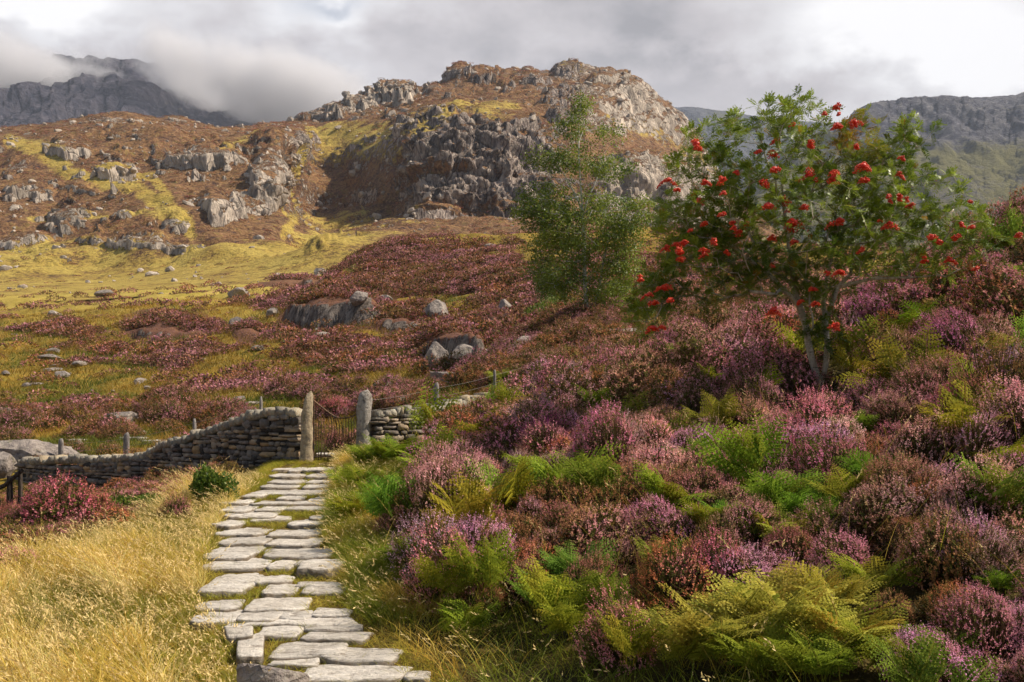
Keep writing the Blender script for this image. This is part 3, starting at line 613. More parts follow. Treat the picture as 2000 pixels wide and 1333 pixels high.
def frond(r, L=.8, droop=.5, npair=22, pinn=9):
    """one bracken frond growing from the origin along +x and up; returns V, q, rnd, fl"""
    m = MB(); T = np.linspace(0, 1, 14)
    p = np.zeros(3); ang = math.radians(r.uniform(48, 68)); pts = [p.copy()]; dirs = []
    for t in T[1:]:
        a = ang-droop*1.7*t**1.5; dv = np.array([math.cos(a), 0, math.sin(a)]); dirs.append(dv); p = p+dv*L/13; pts.append(p.copy())
    pts = np.array(pts); dirs.append(dirs[-1]); dirs = np.array(dirs)
    for i in range(13):
        w_ = .0035*(1-T[i]*.8)
        V = [pts[i]+[0, -w_, 0], pts[i]+[0, w_, 0], pts[i+1]+[0, w_*.9, 0], pts[i+1]+[0, -w_*.9, 0]]; m.add(V, [[0, 1, 2, 3]], rnd=.7, fl=.35)
    yellow = max(0, r.normal(.0, .3))
    for j in range(npair):
        t = .22+.77*(j+.5)/npair; f = t*13; i = min(12, int(f)); base = pts[i]*(1-f+i)+pts[min(13, i+1)]*(f-i); dx = dirs[i]; nup = np.cross(dx, [0, 1, 0]); nup *= np.sign(nup[2]+1e-6)
        pl = L*.38*(math.sin(min(1, (t-.15)/.28)*1.57))*(1-((t-.3)/.72)**1.3 if t > .3 else 1); pl = max(pl, .02)*r.uniform(.88, 1.1)
        for sd in (-1, 1):
            pd = unit(np.array([0, sd, 0])*.9+dx*.38+nup*(-.12+r.normal()*.07)); k = max(3, int(pinn*pl/(L*.3)+1))
            tt = (np.arange(k)+.5)/k; C = base+pd*(tt*pl)[:, None]+nup*(-.12*pl*tt**2)[:, None]; ql = (pl*.17*(1-tt*.75)+.005); pr = float(np.clip(r.normal(.5, .22)+.25*(t-.5), 0, 1)); A0 = unit(np.cross(pd, nup)); m.add([base, base+pd*pl*.35+A0*pl*.045, base+pd*pl-nup*.12*pl, base+pd*pl*.35-A0*pl*.045], [[0, 1, 2, 3]], rnd=pr, fl=min(.8, yellow))
            for s2 in (-1, 1):
                D = unit(np.tile(s2*dx*.95+pd*.35, (k, 1))-nup*.15); A = unit(np.cross(D, nup)); V, q = quads_at(C, D, A, ql*r.uniform(.7, 1.25, k), np.full(k, pl/k*.8)*r.uniform(.7, 1.1, k))
                m.add(V, q, rnd=np.repeat(np.clip(pr+r.normal(0, .08, k), 0, 1), 4), fl=np.repeat(np.clip(yellow+.25*(t > .9)*r.random(k), 0, .8), 4))
    return np.concatenate(m.V), np.concatenate(m.Q), np.concatenate(m.A['rnd']), np.concatenate(m.A['fl'])
def rotz(V, a):
    c, s_ = math.cos(a), math.sin(a); return np.stack([V[..., 0]*c-V[..., 1]*s_, V[..., 0]*s_+V[..., 1]*c, V[..., 2]], -1)
def fern_mesh(name, seed, nf=14, L=.8, lite=False):
    r = np.random.default_rng(seed); m = MB()
    for i in range(nf):
        V, q, rd, fl = frond(r, L*r.uniform(.7, 1.1), r.uniform(.25, .6), 10 if lite else 14, 3 if lite else 5)
        roll = r.normal()*.35; V = np.stack([V[:, 0], V[:, 1]*math.cos(roll)-V[:, 2]*math.sin(roll)*.3, V[:, 2]+V[:, 1]*math.sin(roll)], -1)
        V = rotz(V, 6.283*i/nf*1.0+r.normal()*.35)+[r.normal()*.07, r.normal()*.07, 0]
        m.add(V, q, rnd=rd, fl=fl)
    return m.mesh(name, [M_FERN])
def blades(base, yaw, L, W, bend, col, tipcol, levels=4, lean=.25, r=rng):
    """grass blades as tapering strips"""
    n = len(base); d = np.stack([np.cos(yaw), np.sin(yaw), np.zeros(n)], 1); sd_ = np.stack([-np.sin(yaw), np.cos(yaw), np.zeros(n)], 1)
    fa = r.uniform(0, 3.14, n); wv = sd_*np.cos(fa)[:, None]+d*np.sin(fa)[:, None]
    out = []; cc = []
    for k in range(levels):
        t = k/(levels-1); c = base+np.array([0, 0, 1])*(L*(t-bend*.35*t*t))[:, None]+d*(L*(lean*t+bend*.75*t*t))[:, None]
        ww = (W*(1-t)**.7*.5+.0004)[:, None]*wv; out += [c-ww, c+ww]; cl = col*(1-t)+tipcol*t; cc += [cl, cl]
    V = np.stack(out, 1); C = np.stack(cc, 1); nv = levels*2
    q = np.concatenate([[[2*k, 2*k+1, 2*k+3, 2*k+2]] for k in range(levels-1)])
    Q = (np.arange(n)[:, None, None]*nv+q[None]).reshape(-1, 4)
    return V.reshape(-1, 3), Q, C.reshape(-1, 3), V[:, -1], unit(V[:, -1]-V[:, -3])
def seed_heads(tips, dirs, size, col, r=rng):
    n = len(tips); m = MB()
    for k in range(6):
        a, b = perp(dirs, r); dd = unit(dirs+a*.5); V, q = quads_at(tips+dirs*(-.2+.22*k)*size[:, None], dd, b, size*.42, size*.13); m.add(V, q, col=np.repeat(col*r.uniform(.85, 1.15, (n, 1)), 4, axis=0))
    return m

# ------------------------------------------------------------------ scattering one mass of plants (geometry nodes on points)
def scatter(name, protos, P, rot, scl, idx, tint, label, cat):
    col = bpy.data.collections.new(name+'_shapes')
    for i, me in enumerate(protos): col.objects.link(bpy.data.objects.new('%s_%02d' % (name, i), me))
    n = len(P); me = bpy.data.meshes.new(name); me.vertices.add(n); me.vertices.foreach_set('co', np.asarray(P, np.float32).ravel())
    for nm, ty, a, key in (('rot', 'FLOAT_VECTOR', rot, 'vector'), ('scl', 'FLOAT_VECTOR', scl, 'vector'), ('idx', 'INT', idx, 'value')):
        at_ = me.attributes.new(nm, ty, 'POINT'); at_.data.foreach_set(key, np.asarray(a, np.int32 if ty == 'INT' else np.float32).ravel())
    at_ = me.attributes.new('tint', 'FLOAT_COLOR', 'POINT'); c = np.ones((n, 4), np.float32); c[:, :3] = tint; at_.data.foreach_set('color', c.ravel())
    me.update(); o = link(name, me)
    ng = bpy.data.node_groups.new(name, 'GeometryNodeTree'); ng.interface.new_socket('Geometry', in_out='INPUT', socket_type='NodeSocketGeometry'); ng.interface.new_socket('Geometry', in_out='OUTPUT', socket_type='NodeSocketGeometry')
    N = ng.nodes; L = ng.links; gi = N.new('NodeGroupInput'); go = N.new('NodeGroupOutput'); ci = N.new('GeometryNodeCollectionInfo'); ci.inputs['Collection'].default_value = col
    ci.inputs['Separate Children'].default_value = True; ci.inputs['Reset Children'].default_value = True
    ip = N.new('GeometryNodeInstanceOnPoints'); ip.inputs['Pick Instance'].default_value = True
    mp = N.new('GeometryNodeMeshToPoints'); mp.inputs['Radius'].default_value = .001
    L.new(gi.outputs[0], mp.inputs[0]); L.new(mp.outputs[0], ip.inputs['Points'])
    def na(nm, ty):
        x = N.new('GeometryNodeInputNamedAttribute'); x.data_type = ty; x.inputs['Name'].default_value = nm; return x.outputs[0]
    L.new(ci.outputs[0], ip.inputs['Instance']); L.new(na('idx', 'INT'), ip.inputs['Instance Index'])
    er = N.new('FunctionNodeEulerToRotation'); L.new(na('rot', 'FLOAT_VECTOR'), er.inputs[0]); L.new(er.outputs[0], ip.inputs['Rotation']); L.new(na('scl', 'FLOAT_VECTOR'), ip.inputs['Scale'])
    L.new(ip.outputs[0], go.inputs[0])
    md = o.modifiers.new('scatter', 'NODES'); md.node_group = ng
    return tag(o, label, cat, kind='stuff')

HEATH = [heather_mesh('heather_%d' % i, 100+i, 1900, .5, [.62, .52, .75, .62, .56][i], 7, .0158, [7, 5, 6, 8, 6][i], [.08, .22, .12, .18, .3][i]) for i in range(5)]
HLITE = [heather_mesh('heather_lite_%d' % i, 140+i, 750, .5, [.62, .5, .68][i], 5, .028, 6, .16) for i in range(3)]
FARH = [far_heather_mesh('far_heather_%d' % i, 160+i) for i in range(4)]
FERN = [fern_mesh('fern_%d' % i, 200+i, [15, 12, 18][i], .8) for i in range(3)]
FERNL = [fern_mesh('fern_lite_%d' % i, 220+i, 12, .8, True) for i in range(2)]

# ------------------------------------------------------------------ path slabs
def mat_slab():
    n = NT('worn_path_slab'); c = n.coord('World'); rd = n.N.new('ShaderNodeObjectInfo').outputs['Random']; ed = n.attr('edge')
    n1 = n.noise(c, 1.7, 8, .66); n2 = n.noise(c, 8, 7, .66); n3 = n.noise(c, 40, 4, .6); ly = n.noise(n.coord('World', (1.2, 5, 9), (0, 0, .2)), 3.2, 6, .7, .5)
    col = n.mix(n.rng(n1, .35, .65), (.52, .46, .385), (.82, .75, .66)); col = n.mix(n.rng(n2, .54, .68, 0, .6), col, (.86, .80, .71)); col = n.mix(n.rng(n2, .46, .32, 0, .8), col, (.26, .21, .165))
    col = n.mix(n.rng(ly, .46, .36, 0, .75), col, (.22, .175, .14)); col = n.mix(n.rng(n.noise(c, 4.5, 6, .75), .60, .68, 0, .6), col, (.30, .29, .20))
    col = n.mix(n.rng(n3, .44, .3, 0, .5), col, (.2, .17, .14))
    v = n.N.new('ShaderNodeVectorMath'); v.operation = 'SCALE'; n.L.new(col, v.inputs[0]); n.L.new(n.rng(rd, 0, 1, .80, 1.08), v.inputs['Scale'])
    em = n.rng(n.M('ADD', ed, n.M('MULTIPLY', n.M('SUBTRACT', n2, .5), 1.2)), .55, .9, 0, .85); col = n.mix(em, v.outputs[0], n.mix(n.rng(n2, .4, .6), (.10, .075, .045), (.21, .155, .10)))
    h = n.M('ADD', n.M('ADD', n1, n.M('MULTIPLY', n2, .7)), n.M('ADD', n.M('MULTIPLY', n3, .25), n.M('MULTIPLY', ly, 1.0)))
    return n.bsdf(col, .85, .2, n.bump(h, 1.0, .045))
M_SLAB = mat_slab()
_OLD = mat_rock('pale_slab_stone', 1.6, (.70, .63, .55), (.40, .345, .29), .15, .016)
M_STONE = mat_rock('boulder_stone', 1.2, (.38, .32, .27), (.20, .165, .15))
SLABS = [  # row by row from the near end: (row name, [(x0, x1, top row, bottom row, words)])
 ('first', [(591, 790, 1297, 1327, 'long smooth grey slab'), (790, 842, 1309, 1326, 'small wedge of stone')]),
 ('second', [(528, 622, 1283, 1298, 'thin pale slab')]),
 ('third', [(537, 680, 1254, 1281, 'long rounded pale kerb'), (628, 783, 1263, 1288, 'long brown edged rounded kerb')]),
 ('fourth', [(505, 592, 1221, 1242, 'pale flat flag'), (590, 728, 1230, 1249, 'long pointed flag'), (594, 708, 1217, 1229, 'narrow pale flag')]),
 ('fifth', [(484, 546, 1207, 1219, 'small pale flag'), (528, 694, 1204, 1218, 'broad thin flag')]),
 ('sixth', [(383, 480, 1190, 1212, 'broad cream flag'), (470, 556, 1184, 1209, 'angular cream flag'), (548, 612, 1192, 1206, 'small flat flag'), (611, 684, 1187, 1203, 'grey flag')]),
 ('seventh', [(388, 475, 1171, 1188, 'oval pale flag'), (483, 608, 1167, 1190, 'long pale flag')]),
 ('eighth', [(409, 508, 1119, 1151, 'large thick cracked white slab'), (514, 582, 1141, 1158, 'thick rounded slab'), (592, 674, 1144, 1155, 'thick grey kerb')]),
 ('ninth', [(500, 575, 1124, 1136, 'thin flag'), (577, 668, 1137, 1144, 'thin sliver of stone')]),
 ('tenth', [(410, 530, 1089, 1108, 'long pale slab'), (530, 578, 1094, 1108, 'small slab'), (584, 668, 1103, 1120, 'rounded speckled boulder'), (577, 646, 1092, 1102, 'thin grey slab')]),
 ('eleventh', [(413, 514, 1062, 1086, 'broad white slab'), (515, 658, 1070, 1086, 'long white slab')]),
 ('twelfth', [(434, 530, 1046, 1060, 'cracked pale slab'), (525, 632, 1050, 1064, 'narrow pale slab')]),
 ('thirteenth', [(432, 526, 1030, 1043, 'smooth pale slab'), (528, 633, 1032, 1045, 'greyish slab')]),
 ('fourteenth', [(430, 481, 1012, 1027, 'short white slab'), (493, 568, 1009, 1016, 'thin slab'), (567, 633, 1014, 1025, 'pale slab')]),
 ('fifteenth', [(441, 546, 999, 1008, 'long narrow slab'), (608, 636, 1005, 1012, 'tiny grey slab')]),
 ('sixteenth', [(445, 505, 985, 996, 'brownish slab'), (507, 560, 989, 996, 'narrow slab'), (564, 640, 987, 994, 'thin pale slab')]),
 ('seventeenth', [(447, 498, 973, 982, 'weathered slab'), (500, 641, 977, 984, 'long thin slab')]),
 ('eighteenth', [(545, 600, 967, 974, 'pale lens shaped slab'), (612, 642, 969, 977, 'rounded small slab')]),
 ('nineteenth', [(495, 643, 957, 963, 'very long thin slab')]),
 ('twentieth', [(485, 528, 961, 969, 'short slab'), (596, 650, 945, 951, 'pale bright slab')]),
 ('twenty first', [(515, 590, 945, 951, 'grey slab'), (530, 600, 935, 941, 'brown grey slab')]),
 ('twenty second', [(605, 656, 935, 941, 'thin pale slab')]),
 ('twenty third', [(535, 603, 923, 930, 'brown slab'), (607, 658, 922, 930, 'bright slab')]),
 ('twenty fourth', [(542, 575, 912, 917, 'small brown slab'), (575, 606, 912, 918, 'small grey slab'), (608, 662, 910, 917, 'pale top slab')]),
]
def slab_mesh(name, X0, X1, Y0, Y1, z, th, r, mat, rough=.012, skew=0.):
    """an irregular flat stone: rounded outline, level uneven top, thick edge"""
    na = 44; rings = [(0., 0.), (.35, 0.), (.65, 0.), (.88, -.001), (.965, -.006), (1.0, -.020), (1.01, -.5*th), (.99, -th)]
    a = np.linspace(0, 2*np.pi, na, endpoint=False); pw = r.uniform(4.5, 9)
    ca, sa = np.cos(a), np.sin(a); ph_ = np.concatenate([np.array([0, 1, 2, 3])*np.pi/2+r.normal(size=4)*[.10, .05, .10, .05], np.array([.5, 1.5, 2.5, 3.5])*np.pi/2+r.normal(size=4)*.22]); dd_ = np.concatenate([r.uniform(.95, 1.04, 4), r.uniform(1.08, 1.36, 4)])
    cc_ = np.cos(a[:, None]-ph_[None]); rad = np.min(np.where(cc_ > .05, dd_/np.maximum(cc_, .05), 9), axis=1)
    sc = max(X1-X0, Y1-Y0); ph = r.uniform(0, 50)
    jit = 1.0+.03*pn(ca*1.5+ph, sa*1.5, 0)+.035*pn(ca*4+ph, sa*4, 3)
    cx, cy = (X0+X1)/2, (Y0+Y1)/2; hx, hy = (X1-X0)/2, (Y1-Y0)/2; V = []
    til = r.normal(size=2)*.010
    for f, dz in rings[1:]:
        x = hx*rad*ca*f*jit; y = hy*rad*sa*f*(1+.05*pn(ca*2+ph+9, sa*2, 1)); x = x+skew*y
        zz = z+dz+til[0]*x+til[1]*y+rough*1.1*fbm((cx+x)*5, (cy+y)*5, 0, 3, s=31)*(1 if dz > -.2 else .2)+rough*1.2*np.round(2.5*pn((cx+x)*2.5, (cy+y)*6, 0, 33))/2.5
        if dz < -.02: x = x*(1+.03*pn(ca*6, sa*6, dz*30+ph)); y = y*(1+.08*pn(ca*6, sa*6, dz*30+ph+5))
        V.append(np.stack([cx+x, cy+y, zz], 1))
    V = np.concatenate(V); c = V[:na].mean(0); V = np.concatenate([V, [c]]); nr = len(rings)-1; q = []
    i = np.arange(na); j = (i+1) % na
    q = np.concatenate([np.stack([k*na+i, (k+1)*na+i, (k+1)*na+j, k*na+j], 1) for k in range(nr-1)])
    t = np.stack([np.full(na, nr*na), i, j], 1)
    return V, q, t
def place_mesh(name, V, faces, mats, smooth=True, loc=None, attrs=None):
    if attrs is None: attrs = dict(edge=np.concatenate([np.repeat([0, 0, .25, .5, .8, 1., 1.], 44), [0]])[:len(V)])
    loc = V.mean(0)*[1, 1, 0]+[0, 0, V[:, 2].min()] if loc is None else loc
    return link(name, mesh(name, V-loc, faces, attrs, smooth, mats), loc=loc)
SLAB_BOX = []
def build_slabs():
    r = np.random.default_rng(5)
    for ri, (row, items) in enumerate(SLABS):
        for si, (x0, x1, v0, v1, words) in enumerate(items):
            vm = (v0+v1)/2; Y = -F*(PATH_Z0-7.5*PATH_S+.045)/(vm-HZ+F*PATH_S)
            zc = pathz(Y)+.035; Yn, Yf = -zc*F/(v1-HZ), -zc*F/(v0-HZ)
            Yc = (Yn+Yf)/2; X0, X1 = (x0-1000)/F*Yc, (x1-1000)/F*Yc
            th = .20 if 'thick' in words or 'kerb' in words or 'boulder' in words else .13
            if 'boulder' in words: zc += .06
            V, q, t = slab_mesh('stone_slab', X0, X1, Yn, Yf, zc, th, r, None, .012, 0)
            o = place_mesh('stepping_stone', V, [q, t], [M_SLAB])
            side = '' if len(items) == 1 else (', ' + ['left', 'right'][si] if len(items) == 2 and items[0][0] < items[1][0] else ', ' + (['leftmost', 'second from left', 'third from left', 'rightmost'] if len(items) == 4 else ['left', 'middle', 'right'])[int(np.argsort(np.argsort([it[0] for it in items]))[si])])
            tag(o, '%s%s, %s row of the stair from its near end' % (words, side, row.replace('twenty ', 'twenty-')), 'stone slab', 'slabs of the stone stair path')
            SLAB_BOX.append((X0, X1, Yn, Yf))
    # two slanting edge flags and the rough block at the near left corner
    for nm, pts, lab in (('a', (440, 494, 1217, 1239), 'upper of two slanting edge flags left of the near stair rows'), ('b', (462, 516, 1240, 1278), 'lower and longer of two slanting edge flags left of the near stair rows')):
        x0, x1, v0, v1 = pts; vm = (v0+v1)/2; Y = -F*(PATH_Z0-7.5*PATH_S+.05)/(vm-HZ+F*PATH_S)
        zc = pathz(Y)+.07; Yn, Yf = -zc*F/(v1-HZ), -zc*F/(v0-HZ); Yc = (Yn+Yf)/2
        V, q, t = slab_mesh('s', (x0-1000)/F*Yc, (x1-1000)/F*Yc, Yn, Yf, zc, .14, r, None, .012, -.25)
        tag(place_mesh('stepping_stone', V, [q, t], [M_SLAB]), lab, 'stone slab', 'slabs of the stone stair path')
        SLAB_BOX.append(((x0-1000)/F*Yc, (x1-1000)/F*Yc, Yn, Yf))
build_slabs()

# ------------------------------------------------------------------ boulders
def ico(sub):
    import bmesh
    bm = bmesh.new(); bmesh.ops.create_icosphere(bm, subdivisions=sub, radius=1); V = np.array([v.co[:] for v in bm.verts]); T = np.array([[v.index for v in f.verts] for f in bm.faces]); bm.free(); return V, T
ICO = {k: ico(k) for k in (2, 4, 5)}
def rock_shape(seed, size, sub=4, planes=16, rough=.10, pts=None):
    """stone cut by random planes then weathered; size (sx, sy, sz)"""
    r = np.random.default_rng(seed); V, T = ICO[sub]; N = unit(r.normal(size=(planes, 3))); dd = r.uniform(.62, .95, planes)
    h = (V@N.T); rad = np.min(np.where(h > .08, dd/np.maximum(h, .08), 9), axis=1); rad = np.minimum(rad, 1.15)
    P = V*rad[:, None]; o = r.uniform(0, 60)
    P = P*(1+rough*fbm(P[:, 0]*1.7+o, P[:, 1]*1.7, P[:, 2]*1.7, 4)[:, None]+.04*ridged(P[:, 0]*4+o, P[:, 1]*4, P[:, 2]*2, 2)[:, None])
    return P*np.asarray(size), T
def boulder(px, v, wpx, hpx, label, seed, depth=None, mat=None, sub=4, lean=0, tall=False, name='boulder', group=None):
    p = at(px, v); s_ = p[1]/F; w_, h = wpx*s_/2, hpx*s_
    V, T = rock_shape(seed, (w_*1.12, (depth or w_*.8), h*.62), sub, 14)
    V[:, 0] += lean*V[:, 2]; V = rotz(V, random.Random(seed).uniform(-.3, .3)); V[:, 2] += h*.30
    o = link(name, mesh(name, V, T, None, False, [mat or M_STONE]), loc=p)
    return tag(o, label, 'boulder' if name == 'boulder' else name.replace('_', ' '), group)
BOULDERS = [ # px, base row, width px, height px, label
 (528, 1352, 150, 64, 'rough faced grey block with pale flat top at the near left end of the stair'),
 (50, 905, 150, 48, 'large smooth pale rock dome beyond the left end of the stone wall'),
 (6, 932, 46, 62, 'dark upright rock at the left frame edge below the smooth dome'),
 (236, 826, 62, 26, 'grey boulder lying among pink heather behind the wall'),
 (4, 824, 44, 30, 'pale boulder at the left frame edge behind pink heather mounds'),
 (756, 792, 42, 54, 'tall pale pointed stone standing beyond the gate'),
 (736, 782, 26, 40, 'short blunt stone leaning beside the tall pointed one beyond the gate'),
 (790, 806, 44, 34, 'low leaning slab of stone at the foot of the tall pointed stone'),
 (872, 752, 62, 34, 'square grey boulder behind the fence post above the right wall'),
 (852, 722, 50, 56, 'upright pillar of rock forming the left side of the dark hollow'),
 (905, 712, 72, 50, 'big leaning slab of rock forming the right side of the dark hollow'),
 (858, 628, 42, 42, 'pale pointed crag on the right shoulder of the heather knoll'),
 (702, 590, 36, 22, 'rounded grey boulder on the front of the heather knoll'),
 (752, 590, 28, 16, 'small boulder right of the rounded one on the heather knoll'),
 (468, 580, 46, 20, 'flat topped pale boulder at the edge of the bright green field'),
 (530, 618, 24, 17, 'white rounded boulder left of the long rock face'),
 (468, 640, 36, 20, 'pale flat stone in the middle of the moor'),
 (105, 690, 24, 12, 'white wedge stone on the open grass slope'),
 (97, 702, 42, 10, 'low white slab below the wedge stone on open grass'),
 (93, 642, 22, 14, 'grey stone at the upper left of the moor near the bright field'),
 (106, 618, 30, 12, 'flat grey stone at the foot of the bright green field'),
 (120, 738, 28, 16, 'small white stone by a dark gap in the moor grass'),
 (205, 578, 34, 14, 'pair like low rock in the bright green field'),
 (245, 835, 20, 16, 'small white stone left of the fence on the moor'),
 (1180, 668, 120, 34, 'long bare whaleback of pale rock on the bank crest beside the birch'),
 (1040, 690, 110, 34, 'flat pale rock sheet sloping down left of the whaleback'),
 (60, 532, 30, 14, 'pale stone below the left crags where the green field begins'),
 (118, 530, 50, 18, 'large flat white outcrop stone under the left crags'),
 (985, 612, 26, 26, 'small pointed stone among heather left of the birch'),
 (560, 660, 44, 14, 'flat brown stone below the long rock face'),
 (630, 665, 50, 16, 'low dark ledge stone in the heather under the long rock face'),
 (1135, 712, 60, 20, 'weathered grey rock peeping from heather below the birch'),
]
for i, b in enumerate(BOULDERS):
    boulder(b[0], b[1], b[2], b[3], b[4], 300+i, lean=.25 if 'leaning' in b[4] else 0, name='boulder')
def small_rocks():
    """countless stones strewn over the slopes"""
    r = np.random.default_rng(77); V0, T0 = ICO[2]; m = MB(); n = 480
    Y = np.exp(r.uniform(math.log(32), math.log(165), n)); px = r.uniform(-250, 1300, n); X = (px-1000)/F*Y
    cl = fbm(X*.06, Y*.05, 0, 3, s=140); keep = cl > .14; X, Y = X[keep], Y[keep]; Z = ground_z(X, Y)
    for x, y, z in zip(X, Y, Z):
        P, T = rock_shape(r.integers(1e9), (r.uniform(.7, 1.5), r.uniform(.5, 1), r.uniform(.3, .6)), 2, 8)
        s_ = min(.9, .10+r.exponential(.20))*(.4+y/110); m.add(rotz(P*s_, r.uniform(0, 6))+[x, y, z+s_*.02], None, T)
    o = link('scattered_stones', m.mesh('scattered_stones', [M_STONE])); tag(o, 'countless grey stones strewn over the moor slopes', 'stones', kind='stuff')
small_rocks()

# ------------------------------------------------------------------ dry stone walls
M_WALL = None
def mat_wall():
    n = NT('dry_wall_stone'); c = n.coord('World'); rd = n.attr('rnd'); lc = n.attr('cope')
    n1 = n.noise(c, 5, 6, .65); n2 = n.noise(c, 22, 4, .6)
    col = n.ramp(rd, [(0, (.06, .052, .045)), (.35, (.27, .225, .19)), (.6, (.44, .35, .26)), (.8, (.56, .38, .20)), (.93, (.33, .20, .085)), (1, (.36, .31, .25))])
    col = n.mix(n.rng(n1, .4, .65), n.mix(1, col, (.55, .55, .55), 'MULTIPLY'), col)
    col = n.mix(n.rng(n1, .58, .70, 0, .6), col, (.36, .34, .26)); col = n.mix(n.M('MULTIPLY', lc, n.rng(n2, .3, .6)), col, (.42, .40, .31))
    return n.bsdf(col, .9, .15, n.bump(n.M('ADD', n1, n.M('MULTIPLY', n2, .6)), .9, .04))
M_WALL = mat_wall()
_t = np.array([[x, y, z] for z in (-1, 0, 1) for y in (-1, 0, 1) for x in (-1, 0, 1)], float)
def _box27():
    V = _t*1.0; q = []
    idx = lambda x, y, z: (z+1)*9+(y+1)*3+(x+1)
    for s_ in (-1, 1):
        for a in (-1, 0):
            for b in (-1, 0):
                for ax in range(3):
                    def P(u, v):
                        p = [0, 0, 0]; p[ax] = s_; o = [k for k in range(3) if k != ax]; p[o[0]] = u; p[o[1]] = v; return idx(*p)
                    f = [P(a, b), P(a+1, b), P(a+1, b+1), P(a, b+1)]
                    flip = (s_ < 0) ^ (ax == 1); q.append(f[::-1] if flip else f)
    L = np.abs(V).sum(1); V = V*np.where(L == 3, .84, np.where(L == 2, .93, 1.0))[:, None]
    return V, np.array(q)
B27V, B27Q = _box27()
def stone_block(r, c, half, yaw, roll=0):
    V = B27V*(1+.13*r.normal(size=(27, 1))*.6)*half; V = V+r.normal(size=(27, 3))*.055*min(half)*1.6
    if roll: V = np.stack([V[:, 0]*math.cos(roll)-V[:, 2]*math.sin(roll), V[:, 1], V[:, 0]*math.sin(roll)+V[:, 2]*math.cos(roll)], 1)
    return rotz(V, yaw)+c
def wall(pts, tops, label, seed, thick=.42, cope=.19):
    """pts: (x, y) along the wall; tops: height z of the coping foot at each"""
    r = np.random.default_rng(seed); pts = np.array(pts, float); tops = np.array(tops, float); sl = np.hypot(*np.diff(pts, axis=0).T); cs = np.concatenate([[0], np.cumsum(sl)]); LL = cs[-1]
    def P(s_): return np.interp(s_, cs, pts[:, 0]), np.interp(s_, cs, pts[:, 1])
    def Yaw(s_):
        a, b = P(max(0, s_-.3)), P(min(LL, s_+.3)); return math.atan2(b[1]-a[1], b[0]-a[0])
    top = lambda s_: float(np.interp(s_, cs, tops)); m = MB(); core = MB()
    gb = min(gz1(*P(s_)) for s_ in np.linspace(0, LL, 12))-.25; z = gb; row = 0
    while z < tops.max():
        h = r.uniform(.05, .15); s_ = -r.uniform(0, .2)
        while s_ < LL:
            ln = r.uniform(.14, .46) if r.random() < .8 else r.uniform(.1, .18); sc = min(max(s_+ln/2, .05), LL-.05); x, y = P(sc)
            g = gz1(x, y)
            if z+h*.6 < top(sc) and z > g-.28:
                hh = h*r.uniform(.86, 1.0); zj = z+h/2+.03*math.sin(sc*1.3+row*.8)+r.normal()*.010
                if ln < .33 and r.random() < .22: hh *= r.uniform(1.3, 2.2)
                V = stone_block(r, np.array([x, y, zj]), np.array([ln/2*1.0, thick/2*r.uniform(.88, 1.08), hh/2*1.04]), Yaw(sc)+r.normal()*.04); m.add(V, B27Q, rnd=min(1, max(0, r.beta(1.5, 2.2)+.15*(r.random() < .1))), cope=0.)
            s_ += ln+.008
        z += h; row += 1
    for k in range(int(LL/.5)+1):                                            # dark hearting between the stones
        a, b = k*.5, min(LL, (k+1)*.5)
        if b-a < .05: break
        (x0, y0), (x1, y1) = P(a), P(b); yw = Yaw((a+b)/2); nx, ny = -math.sin(yw)*thick*.36, math.cos(yw)*thick*.36; t0, t1 = top(a)-.05, top(b)-.05; g0, g1 = gz1(x0, y0)-.3, gz1(x1, y1)-.3
        V = [(x0-nx, y0-ny, g0), (x1-nx, y1-ny, g1), (x1+nx, y1+ny, g1), (x0+nx, y0+ny, g0), (x0-nx, y0-ny, t0), (x1-nx, y1-ny, t1), (x1+nx, y1+ny, t1), (x0+nx, y0+ny, t0)]
        core.add(V, [(0, 1, 5, 4), (1, 2, 6, 5), (2, 3, 7, 6), (3, 0, 4, 7), (4, 5, 6, 7)], rnd=0., cope=0.)
    m.add(np.concatenate(core.V), np.concatenate(core.Q), rnd=0., cope=0.)
    mp = MB(); s_ = 0.
    while s_ < LL:
        w_ = r.uniform(.07, .20); x, y = P(min(LL, s_+w_/2)); hc = cope*r.uniform(.7, 1.3)
        V = stone_block(r, np.array([x, y, top(s_)+hc/2-.02]), np.array([w_/2, thick/2*r.uniform(.8, 1.05), hc/2]), Yaw(s_)+r.normal()*.12, r.normal()*.22); mp.add(V, B27Q, rnd=r.uniform(.25, .75), cope=r.uniform(.3, .9)); s_ += w_*.97
    root = bpy.data.objects.new('dry_stone_wall', None); S.collection.objects.link(root); x, y = pts[0]; root.location = (x, y, gz1(x, y)); L0 = np.array([x, y, gz1(x, y)])
    for nm, mm in (('wall_body', m), ('coping', mp)):
        mm.V = [v-L0 for v in mm.V]; link(nm, mm.mesh(nm, [M_WALL], True), root)
    return tag(root, label, 'wall')
def W(px, Y): return ((px-1000)/F*Y, Y)
def ZT(v, Y): return (HZ-v)*Y/F
_wl = [(586, 20.9, 815), (560, 21.1, 812), (530, 21.3, 815), (500, 21.7, 822), (480, 22.0, 828), (450, 22.4, 840), (420, 22.8, 849), (400, 23.0, 855), (370, 23.3, 866), (340, 23.8, 873), (310, 24.3, 886), (295, 24.6, 897), (270, 24.9, 900), (200, 25.6, 904), (120, 26.4, 905), (48, 27.2, 909)]
wall([W(p, Y) for p, Y, v in _wl], [ZT(v, Y) for p, Y, v in _wl], 'long dry stone wall with rough coping that dips away left of the gate', 3)
_wr = [(728, 21.0, 816), (760, 21.2, 813), (800, 21.5, 812), (830, 21.8, 808), (860, 22.3, 802), (890, 22.9, 795), (915, 23.5, 790), (950, 24.3, 783), (1010, 25.5, 770)]
